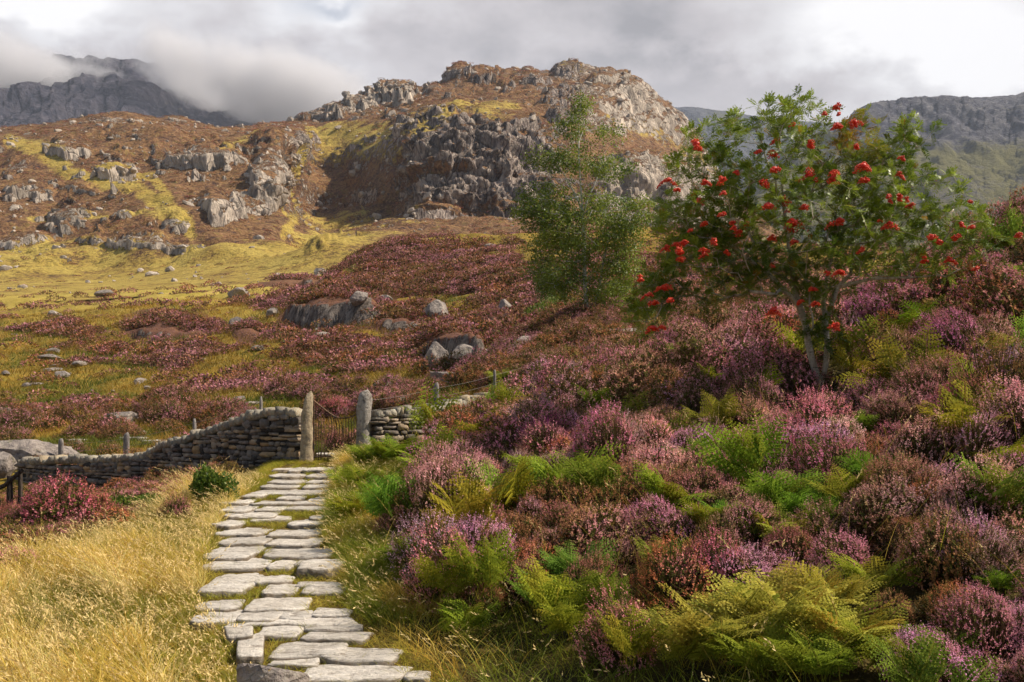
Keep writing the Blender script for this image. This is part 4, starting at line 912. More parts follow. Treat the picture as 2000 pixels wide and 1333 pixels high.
wall([W(p, Y) for p, Y, v in _wr], [ZT(v, Y) for p, Y, v in _wr], 'low dry stone wall climbing the heather bank right of the gate', 4)
def upright(name, px, vb, vt, wpx, Y, label, cat, seed, mat, depth=.2, lean=0., taper=.75, rough=.08, sides=None, group=None):
    """rough upright post of stone or wood: stacked uneven rings"""
    r = np.random.default_rng(seed); x = (px-1000)/F*Y; g = gz1(x, Y); zt = ZT(vt, Y); w_ = wpx*Y/F; K = 16; n = 12; a = np.linspace(0, 6.283, n, endpoint=False); V = []
    for k in range(K):
        t = k/(K-1); s_ = (1-(1-taper)*t)*(1 if t < .9 else 1-.45*((t-.9)/.1)**1.5); pw = (np.abs(np.cos(a))**3.2+np.abs(np.sin(a))**3.2)**(-1/3.2)
        j = 1+rough*pn(np.cos(a)*1.3+seed, np.sin(a)*1.3, np.full(n, t*4.))+rough*.6*pn(np.cos(a)*3+seed, np.sin(a)*3, np.full(n, t*9.))
        V.append(np.stack([w_/2*pw*np.cos(a)*s_*j+lean*t*(zt-g)+rough*.25*w_*math.sin(t*5+seed), depth/2*pw*np.sin(a)*s_*j, np.full(n, -.15+t*(zt-g+.15))+(t > .85)*.09*w_*np.cos(a)*(1+math.sin(seed))], 1))
    V = np.concatenate(V+[V[-1].mean(0)[None]+[0, 0, .03*w_]]); i = np.arange(n); j = (i+1) % n
    q = np.concatenate([np.stack([k*n+i, k*n+j, (k+1)*n+j, (k+1)*n+i], 1) for k in range(K-1)]); t = np.stack([(K-1)*n+i, (K-1)*n+j, np.full(n, K*n)], 1)
    return tag(link(name, mesh(name, V, [q, t], None, True, [mat]), loc=(x, Y, g)), label, cat, group)
M_GPOST = mat_rock('gatepost_stone', 2.5, (.50, .40, .26), (.28, .21, .14), .3, .02)
M_POST2 = mat_rock('grey_post_stone', 2.5, (.42, .38, .33), (.24, .20, .17), .3, .02)
upright('gate_post', 600, 905, 768, 27, 20.7, 'tall yellow grey stone gate post standing left of the gate', 'gate post', 21, M_GPOST, .26, .015, .66, .26)
upright('gate_post', 714, 880, 764, 30, 20.9, 'broad dark grey stone gate post right of the gate', 'gate post', 22, M_POST2, .28, -.03, .88, .26)
def mat_wood():
    n = NT('weathered_wood'); c = n.coord('Object', (6, 6, 1)); a = n.noise(c, 6, 6, .7); return n.bsdf(n.mix(n.rng(a, .35, .65), (.13, .11, .10), (.34, .30, .27)), .9, .15, n.bump(a, .6, .02))
M_WOOD = mat_wood()
M_IRON = NT('rusty_iron'); _c = M_IRON.coord('World'); M_IRON = M_IRON.bsdf(M_IRON.mix(M_IRON.rng(M_IRON.noise(_c, 9, 4), .4, .6), (.05, .035, .028), (.20, .11, .06)), .6, .4, None, .35)
M_WIRE = NT('grey_wire'); M_WIRE = M_WIRE.bsdf((.25, .22, .2), .6, .3, None, .5)
POSTS = [(247, 27.6, 846, 12, 'tall grey wooden fence post behind the wall beside the flagstone causeway', M_WOOD), (119, 28.5, 857, 10, 'short grey wooden fence post behind the far left end of the wall', M_WOOD),
         (66, 28.8, 862, 4, 'thin rusty stake beside the smooth rock dome', M_IRON), (380, 25.2, 818, 7, 'thin wooden fence stake above the middle of the dipping wall', M_WOOD), (510, 23.6, 775, 6, 'thin wooden fence stake above the wall left of the gate', M_WOOD),
         (852, 24.0, 748, 12, 'grey square fence post behind the low right wall', M_WOOD), (1155, 30., 664, 11, 'short grey fence post on the bank crest near the birch', M_WOOD), (966, 27.5, 723, 6, 'thin fence stake above the right wall among bright shrubs', M_WOOD)]
for i, (px, Y, vt, wd, lab, mt) in enumerate(POSTS):
    upright('fence_post', px, 0, vt, wd, Y, lab, 'fence post', 40+i, mt, .10 if wd > 5 else .04, .0, .95, .03, group='posts of the wire fence')
def tube(m, pts, rad, n=5, **at_):
    pts = np.asarray(pts, float); K = len(pts); rad = np.broadcast_to(rad, K); d = np.gradient(pts, axis=0); d = unit(d); ref = np.array([0, 0, 1.]) if abs(d[0, 2]) < .9 else np.array([1., 0, 0])
    A = unit(np.cross(d, ref)); B = np.cross(d, A); a = np.linspace(0, 6.283, n, endpoint=False)
    V = (pts[:, None]+rad[:, None, None]*(A[:, None]*np.cos(a)[None, :, None]+B[:, None]*np.sin(a)[None, :, None])).reshape(-1, 3); i = np.arange(n); j = (i+1) % n
    q = np.concatenate([np.stack([k*n+i, k*n+j, (k+1)*n+j, (k+1)*n+i], 1) for k in range(K-1)]); m.add(V, q, **at_)
def p3(px, v, Y): return np.array([(px-1000)/F*Y, Y, ZT(v, Y)])
def wires():
    runs = [([p3(510, 786, 23.6), p3(380, 826, 25.2), p3(247, 857, 27.6), p3(119, 866, 28.5), p3(66, 872, 28.8)], 'thin fence wires running between the stakes left of the gate'),
            ([p3(722, 782, 20.95), p3(852, 758, 24.0), p3(966, 733, 27.5), p3(1155, 676, 30.)], 'thin fence wires running up the bank between the posts right of the gate')]
    for pts, lab in runs:
        m = MB()
        for dz in (0, -.22):
            for a, b in zip(pts[:-1], pts[1:]):
                t = np.linspace(0, 1, 9)[:, None]; P = a*(1-t)+b*t; P[:, 2] += dz-.10*(t*(1-t))[:, 0]*4*.4; tube(m, P, .0035, 4)
        L0 = pts[0]; m.V = [v-L0 for v in m.V]; tag(link('fence_wire', m.mesh('fence_wire', [M_WIRE], True), loc=L0), lab, 'fence wire')
wires()
def gate():
    Y0, Y1 = 20.72, 20.88; root = bpy.data.objects.new('iron_gate', None); S.collection.objects.link(root); L0 = p3(656, 900, 20.8); root.location = L0
    def q(px, v): return p3(px, v, Y0+(Y1-Y0)*(px-612)/90.)-L0
    def part(nm, lst, rad):
        m = MB()
        for P in lst: tube(m, P, rad, 6)
        return link(nm, m.mesh(nm, [M_IRON], True), root)
    arc = lambda a, c, b, n=14: [q(*(np.array(a)*(1-t)**2+2*np.array(c)*t*(1-t)+np.array(b)*t*t)) for t in np.linspace(0, 1, n)]
    part('gate_frame', [[q(613, 783), q(613, 905)], [q(701, 790), q(701, 900)], arc((613, 783), (640, 806), (655, 815)), arc((655, 815), (680, 822), (701, 806)), [q(613, 893), q(701, 890)]], .016)
    for i in range(16):
        x = 617+i*5.3; vt = np.interp(x, [613, 635, 655, 675, 701], [784, 800, 814, 817, 806])
        if i < 4 or i > 9: P = [q(x, vt), q(x+.5, 850), q(x, 907)]
        else: P = arc((x, vt), (x+14-(i-4)*1.0, 850), (x-12+(i-4)*2, 886))+[q(x-12+(i-4)*2, 907)]
        part('gate_bar', [P], .0085)
    for k in range(3): part('gate_hoop', [arc((640+k*7, 800+k*5), (664+k*6, 842), (628+k*9, 878))], .006)
    lt = part('latch', [[q(694, 838), q(712, 838)], [q(700, 832), q(700, 846)]], .014)
    tag(root, 'old rusty iron gate of thin curved bars between the two stone posts', 'gate')
gate()
# flagstone causeway beyond the wall
def causeway():
    r = np.random.default_rng(9)
    for i, (px, v, wd, lab) in enumerate([(185, 856, 40, 'first pale flag from the left of the causeway beyond the wall'), (222, 856, 34, 'second pale flag from the left of the causeway beyond the wall'), (262, 858, 46, 'third pale flag from the left of the causeway beyond the wall'),
                                          (300, 864, 40, 'rightmost pale flag of the causeway beyond the wall'), (150, 862, 30, 'lowest small flag at the left end of the causeway beyond the wall'), (640, 899, 40, 'pale threshold flag just beyond the iron gate')]):
        p = at(px, v+2) if i < 5 else np.array([(px-1000)/F*21.5, 21.5, gz1((px-1000)/F*21.5, 21.5)])
        hw = wd*p[1]/F/2; V, q, t = slab_mesh('f', p[0]-hw, p[0]+hw, p[1]-.35, p[1]+.45, p[2]+.10, .2, r, None, .012)
        tag(place_mesh('flagstone', V, [q, t], [M_SLAB]), lab, 'flagstone', 'flags beyond the wall')
causeway()
# broken wooden fence in the bottom left
def rail_fence():
    root = bpy.data.objects.new('rail_fence', None); S.collection.objects.link(root); L0 = at(20, 1010, 16); root.location = L0; Y = L0[1]
    for a, b, rd in (((18, 1015), (19, 930), .07), ((38, 1005), (40, 915), .05)):
        m = MB(); tube(m, [p3(*a, Y)-L0, p3((a[0]+b[0])/2+1, (a[1]+b[1])/2, Y)-L0, p3(*b, Y)-L0], [rd, rd*.9, rd*.75], 7); link('fence_stake', m.mesh('fence_stake', [M_DARK], True), root)
    m = MB(); tube(m, [p3(-30, 966, Y+.1)-L0, p3(10, 948, Y-.06)-L0, p3(44, 918, Y-.06)-L0], [.05, .045, .04], 7); link('rail', m.mesh('rail', [M_DARK], True), root)
    tag(root, 'dark broken wooden rail fence at the left frame edge beside the crimson heather', 'fence')
M_DARK = NT('dark_damp_wood'); _c = M_DARK.coord('Object', (5, 5, 1)); M_DARK = M_DARK.bsdf(M_DARK.mix(M_DARK.rng(M_DARK.noise(_c, 7, 5), .4, .6), (.025, .02, .017), (.09, .07, .055)), .9, .1)
rail_fence()

# ------------------------------------------------------------------ trees
def mat_bark(name, a, b, sc=8):
    n = NT(name); c = n.coord('Object', (1, 1, .35)); x = n.noise(c, sc, 6, .7); y = n.noise(n.coord('Object', (1, 1, 3)), sc*1.5, 3, .6)
    col = n.mix(n.rng(x, .38, .62), a, b); col = n.mix(n.rng(y, .6, .68), col, (.05, .04, .035)); return n.bsdf(col, .85, .2, n.bump(x, .6, .02))
def grow(stems, targets, r, seg=.22, up=.12, rmin=.004, gamma=2.3, r0=.07, jitter=.10):
    """branch skeleton: stems (list of point arrays) joined to target twigs, nearest first"""
    P = []; par = []
    for st in stems:
        attach = st[1]; pts = st[0]
        for i, p in enumerate(pts):
            P.append(np.array(p, float)); par.append(len(P)-2 if i else attach)
    ctr = np.array(P[len(P)//2]); order = np.argsort(np.linalg.norm(targets-ctr, axis=1)); tips = []
    A = np.zeros((60000, 3)); A[:len(P)] = P; n = len(P); dist0 = np.zeros(60000); 
    for i in range(n): dist0[i] = 0 if par[i] < 0 else dist0[par[i]]+np.linalg.norm(A[i]-A[par[i]])
    for ti in order:
        T = targets[ti]; d = T-A[:n]; L = np.linalg.norm(d, axis=1)
        steep = np.maximum(0, -d[:, 2])/np.maximum(L, .01); cost = L*(1+.8*steep)+.12*dist0[:n]; cost[0:2] += 1
        k = int(np.argmin(cost)); Lk = L[k]; ns = max(1, int(Lk/seg)); p0 = A[k].copy(); prev = k
        side = r.normal(size=3)*jitter*Lk
        for s_ in range(1, ns+1):
            t = s_/ns; q = p0*(1-t)+T*t; q = q+np.array([0, 0, -up*Lk])*math.sin(math.pi*t)*.6+side*math.sin(math.pi*t)*.5
            A[n] = q; par.append(prev); dist0[n] = dist0[prev]+np.linalg.norm(q-A[prev]); prev = n; n += 1
        tips.append(prev)
    rad = np.zeros(n); kids = np.zeros(n)
    for i in tips: rad[i] += rmin**gamma
    for i in range(n-1, -1, -1):
        if rad[i] == 0: rad[i] = rmin**gamma
        if par[i] >= 0: rad[par[i]] += rad[i]
    rad = rad**(1/gamma); rad *= r0/rad[0] if rad[0] > r0 else 1
    rad = np.maximum(rad, rmin*.7)
    return A[:n], np.array(par), rad, tips
def skel_mesh(m, A, par, rad, thick_sides=8):
    for lo, hi, ns in ((.02, 9, thick_sides), (.007, .02, 5), (0, .007, 3)):
        idx = np.array([i for i in range(len(A)) if par[i] >= 0 and lo <= rad[i] < hi]); 
        if not len(idx): continue
        p1 = A[idx]; p0 = A[par[idx]]; d = unit(p1-p0); ref = np.where(np.abs(d[:, 2:3]) < .9, [[0, 0, 1.]], [[1., 0, 0]]); a = unit(np.cross(d, ref)); b = np.cross(d, a); an = np.linspace(0, 6.283, ns, endpoint=False)
        r0 = np.minimum(rad[par[idx]], rad[idx]*1.35)[:, None, None]; r1 = rad[idx][:, None, None]; ring = a[:, None]*np.cos(an)[None, :, None]+b[:, None]*np.sin(an)[None, :, None]
        V = np.concatenate([(p0-d*r0[:, 0]*.3)[:, None]+ring*r0, (p1+d*r1[:, 0]*.3)[:, None]+ring*r1], 1); i = np.arange(ns); j = (i+1) % ns; q = np.stack([i, j, ns+j, ns+i], 1)
        m.add(V.reshape(-1, 3), (np.arange(len(idx))[:, None, None]*2*ns+q[None]).reshape(-1, 4))
def in_mask(r, n, blobs, Y, depth, flat_=1.0):
    """points filling a crown whose outline is a set of discs; depth gives the half thickness"""
    w_ = np.array([b[2]*b[3]*b[4] for b in blobs], float); w_ /= w_.sum(); k = r.choice(len(blobs), n, p=w_); B = np.array(blobs, float)[k]
    a = r.uniform(0, 6.283, n); q = np.sqrt(r.random(n)); px = B[:, 0]+B[:, 2]*q*np.cos(a); v = B[:, 1]+B[:, 3]*q*np.sin(a)
    dy = r.uniform(-1, 1, n)*B[:, 5]*depth*np.sqrt(np.maximum(0, 1-.75*q*q)); yy = Y+dy
    return np.stack([(px-1000)/F*Y, yy, (HZ-v)/F*Y], 1)
M_ROWAN = mat_leafy('rowan_leaf', (.07, .125, .012), (.33, .41, .04), (.36, .17, .02), .38, .4, .35)
M_BIRCH = mat_leafy('birch_leaf', (.08, .14, .02), (.32, .38, .05), (.30, .24, .03), .38, .45, .3)
def mat_berry():
    n = NT('scarlet_berry'); return n.bsdf(n.mix(n.attr('rnd'), (.60, .012, .008), (.95, .11, .02)), .3, .5)
M_BERRY = mat_berry()
def compound_leaves(m, base, d, L, r, rd, aut, pairs=6):
    """rowan leaves: a midrib with pairs of narrow leaflets, drooping"""
    n = len(base); d = unit(d); s_ = unit(np.cross(d, [[0, 0, 1.]])+1e-4); nu = np.cross(s_, d); roll = r.normal(size=n)*.5; s2 = s_*np.cos(roll)[:, None]+nu*np.sin(roll)[:, None]; nu = np.cross(s2, d)
    for k in range(pairs+1):
        t = .22+.78*k/pairs; c = base+d*(L*t)[:, None]-np.array([0, 0, 1.])*(L*.28*t*t)[:, None]
        for sd_ in ((-1, 1) if k < pairs else (0,)):
            dd = unit(s2*sd_*.95+d*.5+nu*(-.15)+r.normal(size=(n, 3))*.10) if sd_ else unit(d-[0, 0, .3]); A = unit(np.cross(nu, dd)); ll = L*.34*(1-.25*abs(t-.6))*r.uniform(.85, 1.1, n)
            V, q = quads_at(c, dd, A, ll, ll*.30); m.add(V, q, rnd=np.repeat(np.clip(rd+r.normal(size=n)*.12, 0, 1), 4), fl=np.repeat(aut, 4))
    w_ = .0022; V = np.stack([base-s2*w_, base+s2*w_, base+d*L[:, None]*.95+s2*w_-[0, 0, 1]*(L*.25)[:, None], base+d*L[:, None]*.95-s2*w_-[0, 0, 1]*(L*.25)[:, None]], 1).reshape(-1, 3); m.add(V, np.arange(n*4).reshape(-1, 4), rnd=.6, fl=0.)
def rowan():
    r = np.random.default_rng(42); Y = at(1603, 770)[1]; Y = 15.9
    g = lambda px, v, dy=0: [(px-1000)/F*Y, Y+dy, (HZ-v)/F*Y]
    b = g(1606, 790); s1 = [b, g(1604, 775), g(1602, 755), g(1592, 728, -.03), g(1583, 700, -.05), g(1577, 672, -.05), g(1572, 640, -.05), g(1562, 600, 0), g(1552, 560, .05), g(1545, 510, .05), g(1538, 460, 0), g(1530, 400, 0), g(1528, 340, .05)]
    s2 = [g(1610, 735, .04), g(1616, 705, .06), g(1619, 670, .08), g(1615, 630, .1), g(1612, 590, .1), g(1620, 540, .12), g(1632, 490, .15), g(1650, 430, .15), g(1672, 370, .1)]
    s3 = [g(1540, 580, -.1), g(1500, 545, -.2), g(1450, 510, -.3), g(1400, 470, -.3)]
    s4 = [g(1640, 560, .1), g(1700, 545, .0), g(1770, 545, -.1), g(1830, 540, -.1)]
    blobs = [(1540, 430, 210, 110, 1.0, 1.0), (1530, 300, 150, 90, .9, .8), (1540, 225, 45, 38, .8, .3), (1380, 400, 90, 90, .9, .8), (1390, 262, 60, 28, .55, .4), (1350, 310, 55, 40, .6, .5), (1460, 240, 36, 22, .6, .3), (1700, 330, 100, 80, .9, .7), (1790, 250, 36, 30, .9, .3),
             (1750, 290, 50, 40, .9, .4), (1380, 520, 110, 70, 1.0, .8), (1290, 560, 55, 60, .9, .5), (1262, 610, 32, 45, .8, .3), (1720, 470, 120, 70, 1., .8), (1840, 440, 90, 45, .8, .6), (1830, 510, 75, 35, .8, .5), (1905, 465, 50, 28, .7, .4), (1580, 530, 130, 50, .9, .9),
             (1590, 610, 36, 55, 1.1, .3), (1600, 655, 40, 30, .9, .3), (1480, 560, 80, 36, .6, .6), (1810, 380, 60, 50, .5, .4), (1640, 250, 60, 34, .6, .4), (1330, 460, 60, 60, .7, .5)]
    T = in_mask(r, 1350, blobs, Y, 1.3)
    A, par, rad, tips = grow([(s1, -1), (s2, 2), (s3, 7), (s4, 16)], T, r, .16, .10, .0028, 2.25, .085)
    root = bpy.data.objects.new('rowan_tree', None); S.collection.objects.link(root); L0 = np.array(b); L0[2] = gz1(b[0], b[1]); root.location = L0
    m = MB(); skel_mesh(m, A-L0, par, rad, 10)
    low = np.array(s1[0])-L0; tube(m, [low-[0, 0, .35], low, np.array(s1[1])-L0, np.array(s1[2])-L0], [.13, .105, .09, .08], 10)
    link('trunk', m.mesh('trunk', [mat_bark('rowan_bark', (.32, .25, .18), (.62, .54, .43), 9)], True), root)
    lv = MB()
    tp = np.array([A[i] for i in tips]); td = unit(np.array([A[i]-A[par[i]] for i in tips]))
    extra = [i for i in range(len(A)) if rad[i] < .006]; ex = np.array(extra)[r.random(len(extra)) < .35]
    bp = np.concatenate([np.repeat(tp, 7, 0), np.repeat(A[ex], 1, 0)]); bd = np.concatenate([np.repeat(td, 7, 0), unit(A[ex]-A[par[ex]])]); n = len(bp)
    d = unit(bd*.55+r.normal(size=(n, 3))*.75+[0, 0, .12]); patch = fbm(bp[:, 0]*1.2, bp[:, 1]*1.2, bp[:, 2]*1.2, 3, s=150)
    rd = np.clip(.45+.9*patch+r.normal(size=n)*.15, 0, 1); top = np.exp(-((bp[:, 0]-p3(1665, 270, Y)[0])**2+(bp[:, 2]-p3(1665, 270, Y)[2])**2)/.12)
    aut = np.clip(top*1.1*(r.random(n) < .75)+(r.random(n) < .03)*.8, 0, 1)
    compound_leaves(lv, bp-L0, d, r.uniform(.13, .21, n), r, rd, aut)
    link('crown', lv.mesh('crown', [M_ROWAN]), root)
    BR = [(1336, 318, 20), (1283, 388, 16), (1303, 398, 12), (1352, 391, 12), (1351, 408, 16), (1382, 385, 18), (1384, 410, 10), (1463, 384, 22), (1475, 367, 18), (1490, 325, 18), (1495, 297, 14), (1454, 328, 12), (1584, 293, 18), (1624, 280, 17), (1545, 318, 15), (1555, 365, 24), (1591, 378, 24), (1632, 364, 22), (1648, 384, 20),
          (1470, 428, 24), (1503, 418, 17), (1524, 452, 32), (1530, 436, 16), (1696, 460, 19), (1424, 471, 18), (1382, 448, 13), (1311, 492, 16), (1317, 498, 14), (1358, 457, 14), (1306, 517, 20), (1310, 528, 14), (1352, 516, 16), (1288, 500, 13), (1284, 574, 22), (1231, 568, 13), (1265, 604, 18), (1287, 608, 15), (1251, 591, 12), (1260, 652, 17), (1275, 650, 14),
          (1594, 556, 18), (1562, 578, 13), (1543, 598, 13), (1549, 610, 15), (1479, 620, 18), (1592, 648, 18), (1721, 362, 13), (1658, 352, 14), (1761, 489, 14), (1776, 500, 12), (1822, 522, 14), (1773, 522, 10), (1858, 541, 10), (1938, 478, 13), (1962, 503, 19), (1607, 452, 22), (1483, 482, 16), (1365, 500, 14), (1620, 330, 12), (1700, 420, 11), (1400, 510, 10), (1440, 455, 12)]
    fr = [q for q in tp[np.argsort(tp[:, 1])[:len(tp)//3]] if q[2] > p3(0, 600, Y)[2]]; BR += [(int(1000+F*fr[k][0]/fr[k][1]), int(HZ-F*fr[k][2]/fr[k][1]), int(r.uniform(8, 13))) for k in r.choice(len(fr), 24, replace=False)]
    bv, bt = ICO[2]; bv = bv*1.0
    import bmesh
    bm = bmesh.new(); bmesh.ops.create_icosphere(bm, subdivisions=1, radius=1); iv = np.array([v.co[:] for v in bm.verts]); it = np.array([[v.index for v in f.verts] for f in bm.faces]); bm.free()
    for px, v, sz in BR:
        c = np.array(g(px, v, -r.uniform(.6, 1.25))); c = c*(Y/Y); R = sz*Y/F*.62; n = int(60+sz*4); mb = MB()
        sb_ = r.normal(size=(4, 3))*[R*.42, R*.35, R*.30]; cc = unit(r.normal(size=(n, 3)))*np.cbrt(r.uniform(0, 1, n))[:, None]*[R*.66, R*.6, R*.34]+sb_[r.integers(0, 4, n)]; cc[:, 2] -= .35*(cc[:, 0]**2)/R
        mb.add(iv*[R*.62, R*.56, R*.45], None, it, rnd=.1)
        for j in range(n): mb.add(iv*r.uniform(.0095, .0125)+cc[j], None, it, rnd=r.random())
        o = link('berry_cluster', mb.mesh('berry_cluster', [M_BERRY], True), root, c-L0)
    return tag(root, 'rowan tree with scarlet berry clusters rising from the heather bank', 'tree')
rowan()
def birch():
    r = np.random.default_rng(51); Y = 37.5; g = lambda px, v, dy=0: [(px-1000)/F*Y, Y+dy, (HZ-v)/F*Y]
    s1 = [g(1146, 640), g(1145, 600), g(1143, 560), g(1141, 510), g(1140, 460), g(1138, 420), g(1136, 385), g(1133, 350), g(1131, 315), g(1130, 280), g(1131, 240), g(1134, 205), g(1136, 178)]
    s2 = [g(1128, 385, .1), g(1115, 362, .2), g(1103, 340, .2), g(1090, 320, .3)]; s3 = [g(1150, 385), g(1162, 360), g(1172, 330), g(1180, 300)]
    s4 = [g(1160, 600, .2), g(1172, 560, .3), g(1180, 510, .3), g(1190, 460, .4)]
    blobs = [(1137, 200, 16, 26, .9, .25), (1118, 248, 34, 18, 1., .5), (1080, 312, 52, 17, 1.1, .5), (1150, 318, 44, 18, .7, .6), (1192, 258, 24, 16, .9, .4), (1200, 330, 40, 22, .9, .6), (1140, 280, 16, 14, .5, .4), (1065, 390, 50, 28, .9, .6), (1130, 385, 50, 30, .4, .6), (1060, 420, 55, 30, 1., .7), (1110, 445, 60, 30, 1., .8),
             (1200, 410, 60, 34, 1., .8), (1250, 415, 34, 34, .9, .5), (1215, 460, 50, 30, .9, .6), (1090, 480, 60, 28, 1., .7), (1180, 500, 50, 40, .9, .6), (1080, 530, 50, 36, 1.1, .6), (1130, 560, 50, 30, .9, .6), (1190, 560, 40, 36, 1., .5), (1225, 520, 26, 40, .6, .4), (1150, 500, 30, 40, .4, .5)]
    T = in_mask(r, 1000, blobs, Y, 1.7)
    A, par, rad, tips = grow([(s1, -1), (s2, 5), (s3, 5), (s4, 1)], T, r, .28, .06, .0038, 2.3, .085)
    root = bpy.data.objects.new('birch_tree', None); S.collection.objects.link(root); L0 = np.array(s1[0]); L0[2] = gz1(L0[0], L0[1]); root.location = L0
    m = MB(); skel_mesh(m, A-L0, par, rad*1.15, 9); link('trunk', m.mesh('trunk', [mat_bark('birch_bark', (.46, .42, .36), (.72, .69, .62), 6)], True), root)
    tp = np.array([A[i] for i in tips]); n0 = len(tp); K = 42; c = np.repeat(tp, K, 0); t = r.uniform(0, 1, (n0*K, 1)); off = r.normal(size=(n0*K, 3))*[.17, .17, .11]; off[:, 2] -= .12*t[:, 0]; P = c+off
    D = unit(r.normal(size=P.shape)+[0, 0, -.5]); a, _ = perp(D, r); s_ = r.uniform(.055, .095, len(P)); V, q = quads_at(P-L0, D, a, s_, s_*.75)
    patch = fbm(P[:, 0]*.9, P[:, 1]*.9, P[:, 2]*.9, 3, s=160); rd = np.clip(.45+.8*patch+r.normal(size=len(P))*.2, 0, 1); lv = MB(); lv.add(V, q, rnd=np.repeat(rd, 4), fl=np.repeat((r.random(len(P)) < .06)*.7, 4))
    link('crown', lv.mesh('crown', [M_BIRCH]), root)
    return tag(root, 'tall slender birch tree with airy green crown behind the bank crest', 'tree')
birch()
def leafy_bush(px, v, wpx, hpx, label, seed, dens=2600, ls=.06, mat=None, cat='bush', Ymin=3, dark=0.):
    r = np.random.default_rng(seed); p = at(px, v, Ymin); s_ = p[1]/F; R = wpx*s_/2; H = hpx*s_; lobes = 7
    lc = np.stack([r.uniform(-.6, .6, lobes)*R, r.uniform(-.4, .4, lobes)*R, r.uniform(.2, .6, lobes)*H], 1); k = r.integers(0, lobes, dens); d = unit(r.normal(size=(dens, 3))); P = lc[k]+d*np.cbrt(r.uniform(.15, 1, dens))[:, None]*[R*.48, R*.48, H*.42]; P[:, 2] = np.abs(P[:, 2])
    D = unit(d*.5+r.normal(size=P.shape)*.7+[0, 0, .2]); a, _ = perp(D, r); L = r.uniform(.7, 1.3, dens)*ls; V, q = quads_at(P, D, a, L, L*.55); root = bpy.data.objects.new('leafy_bush', None); S.collection.objects.link(root); root.location = p
    m = MB(); m.add(V, q, rnd=np.repeat(np.clip(r.normal(.4-dark, .25, dens), 0, 1), 4), fl=np.repeat((r.random(dens) < .04)*.6, 4)); link('foliage', m.mesh('foliage', [mat or M_BIRCH]), root)
    A, par, rad, tips = grow([([[0, 0, -.05], [0, 0, .08*H], [0, 0, .2*H]], -1)], P[:60], r, .12, .0, .003, 2.2, .03); m = MB(); skel_mesh(m, A, par, rad, 5); link('stem', m.mesh('stem', [M_DARK]), root)
    return tag(root, label, cat)
leafy_bush(1062, 628, 130, 52, 'low dark green bush at the foot of the birch', 61, 6500, .08, dark=.15)
leafy_bush(1078, 600, 84, 100, 'tall dark green bush behind the low one left of the birch stem', 67, 6500, .08, dark=.3)
leafy_bush(1195, 600, 60, 60, 'loose light green bush right of the birch stem', 68, 3500, .08)

# ------------------------------------------------------------------ heather and ferns that stand out one by one
def tv(t, j=0., r=rng): return np.clip(np.array(TINTS[t])*(1+r.normal(size=3)*j), .01, .9)
NEARP = []
def plant(name, protos, px, v, wpx, tint, label, cat, group=None, squash=1., sink=.05, base=None, k=None, turn=None, part=None):
    """px, v = middle of the plant in the photo; it is stood on the ground under it"""
    r = random.Random(hash((px, v)) & 0xffff)
    hb = wpx*.36*squash if base is None else base
    p = at(px, v+hb); s_ = wpx*p[1]/F
    me = protos[r.randrange(len(protos)) if k is None else k]
    o = link(name, me, loc=(p[0], p[1], p[2]-sink*s_+(.10*s_ if 'fern' in name else 0)), rz=r.uniform(0, 6.28) if turn is None else turn)
    sc = s_*(.93 if 'fern' not in name else 1.02); sc *= 1.12 if 'fern' not in name else 1; o.scale = (sc*r.uniform(.92, 1.08), sc*r.uniform(.92, 1.08), sc*squash*r.uniform(1.0, 1.15))
    t = tv(tint) if isinstance(tint, str) else np.array(tint); o['tint'] = [float(c) for c in t]
    NEARP.append((p[0], p[1], s_*(.42 if 'fern' not in name else .60))); return tag(o, label, cat, group)
_rf = at(1603, 790, 3); NEARP.append((_rf[0], _rf[1]-.2, 1.15)); NEARP.append((_rf[0]*.94, _rf[1]*.94, .85)); NEARP.append((_rf[0]*.88, _rf[1]*.88, .7))
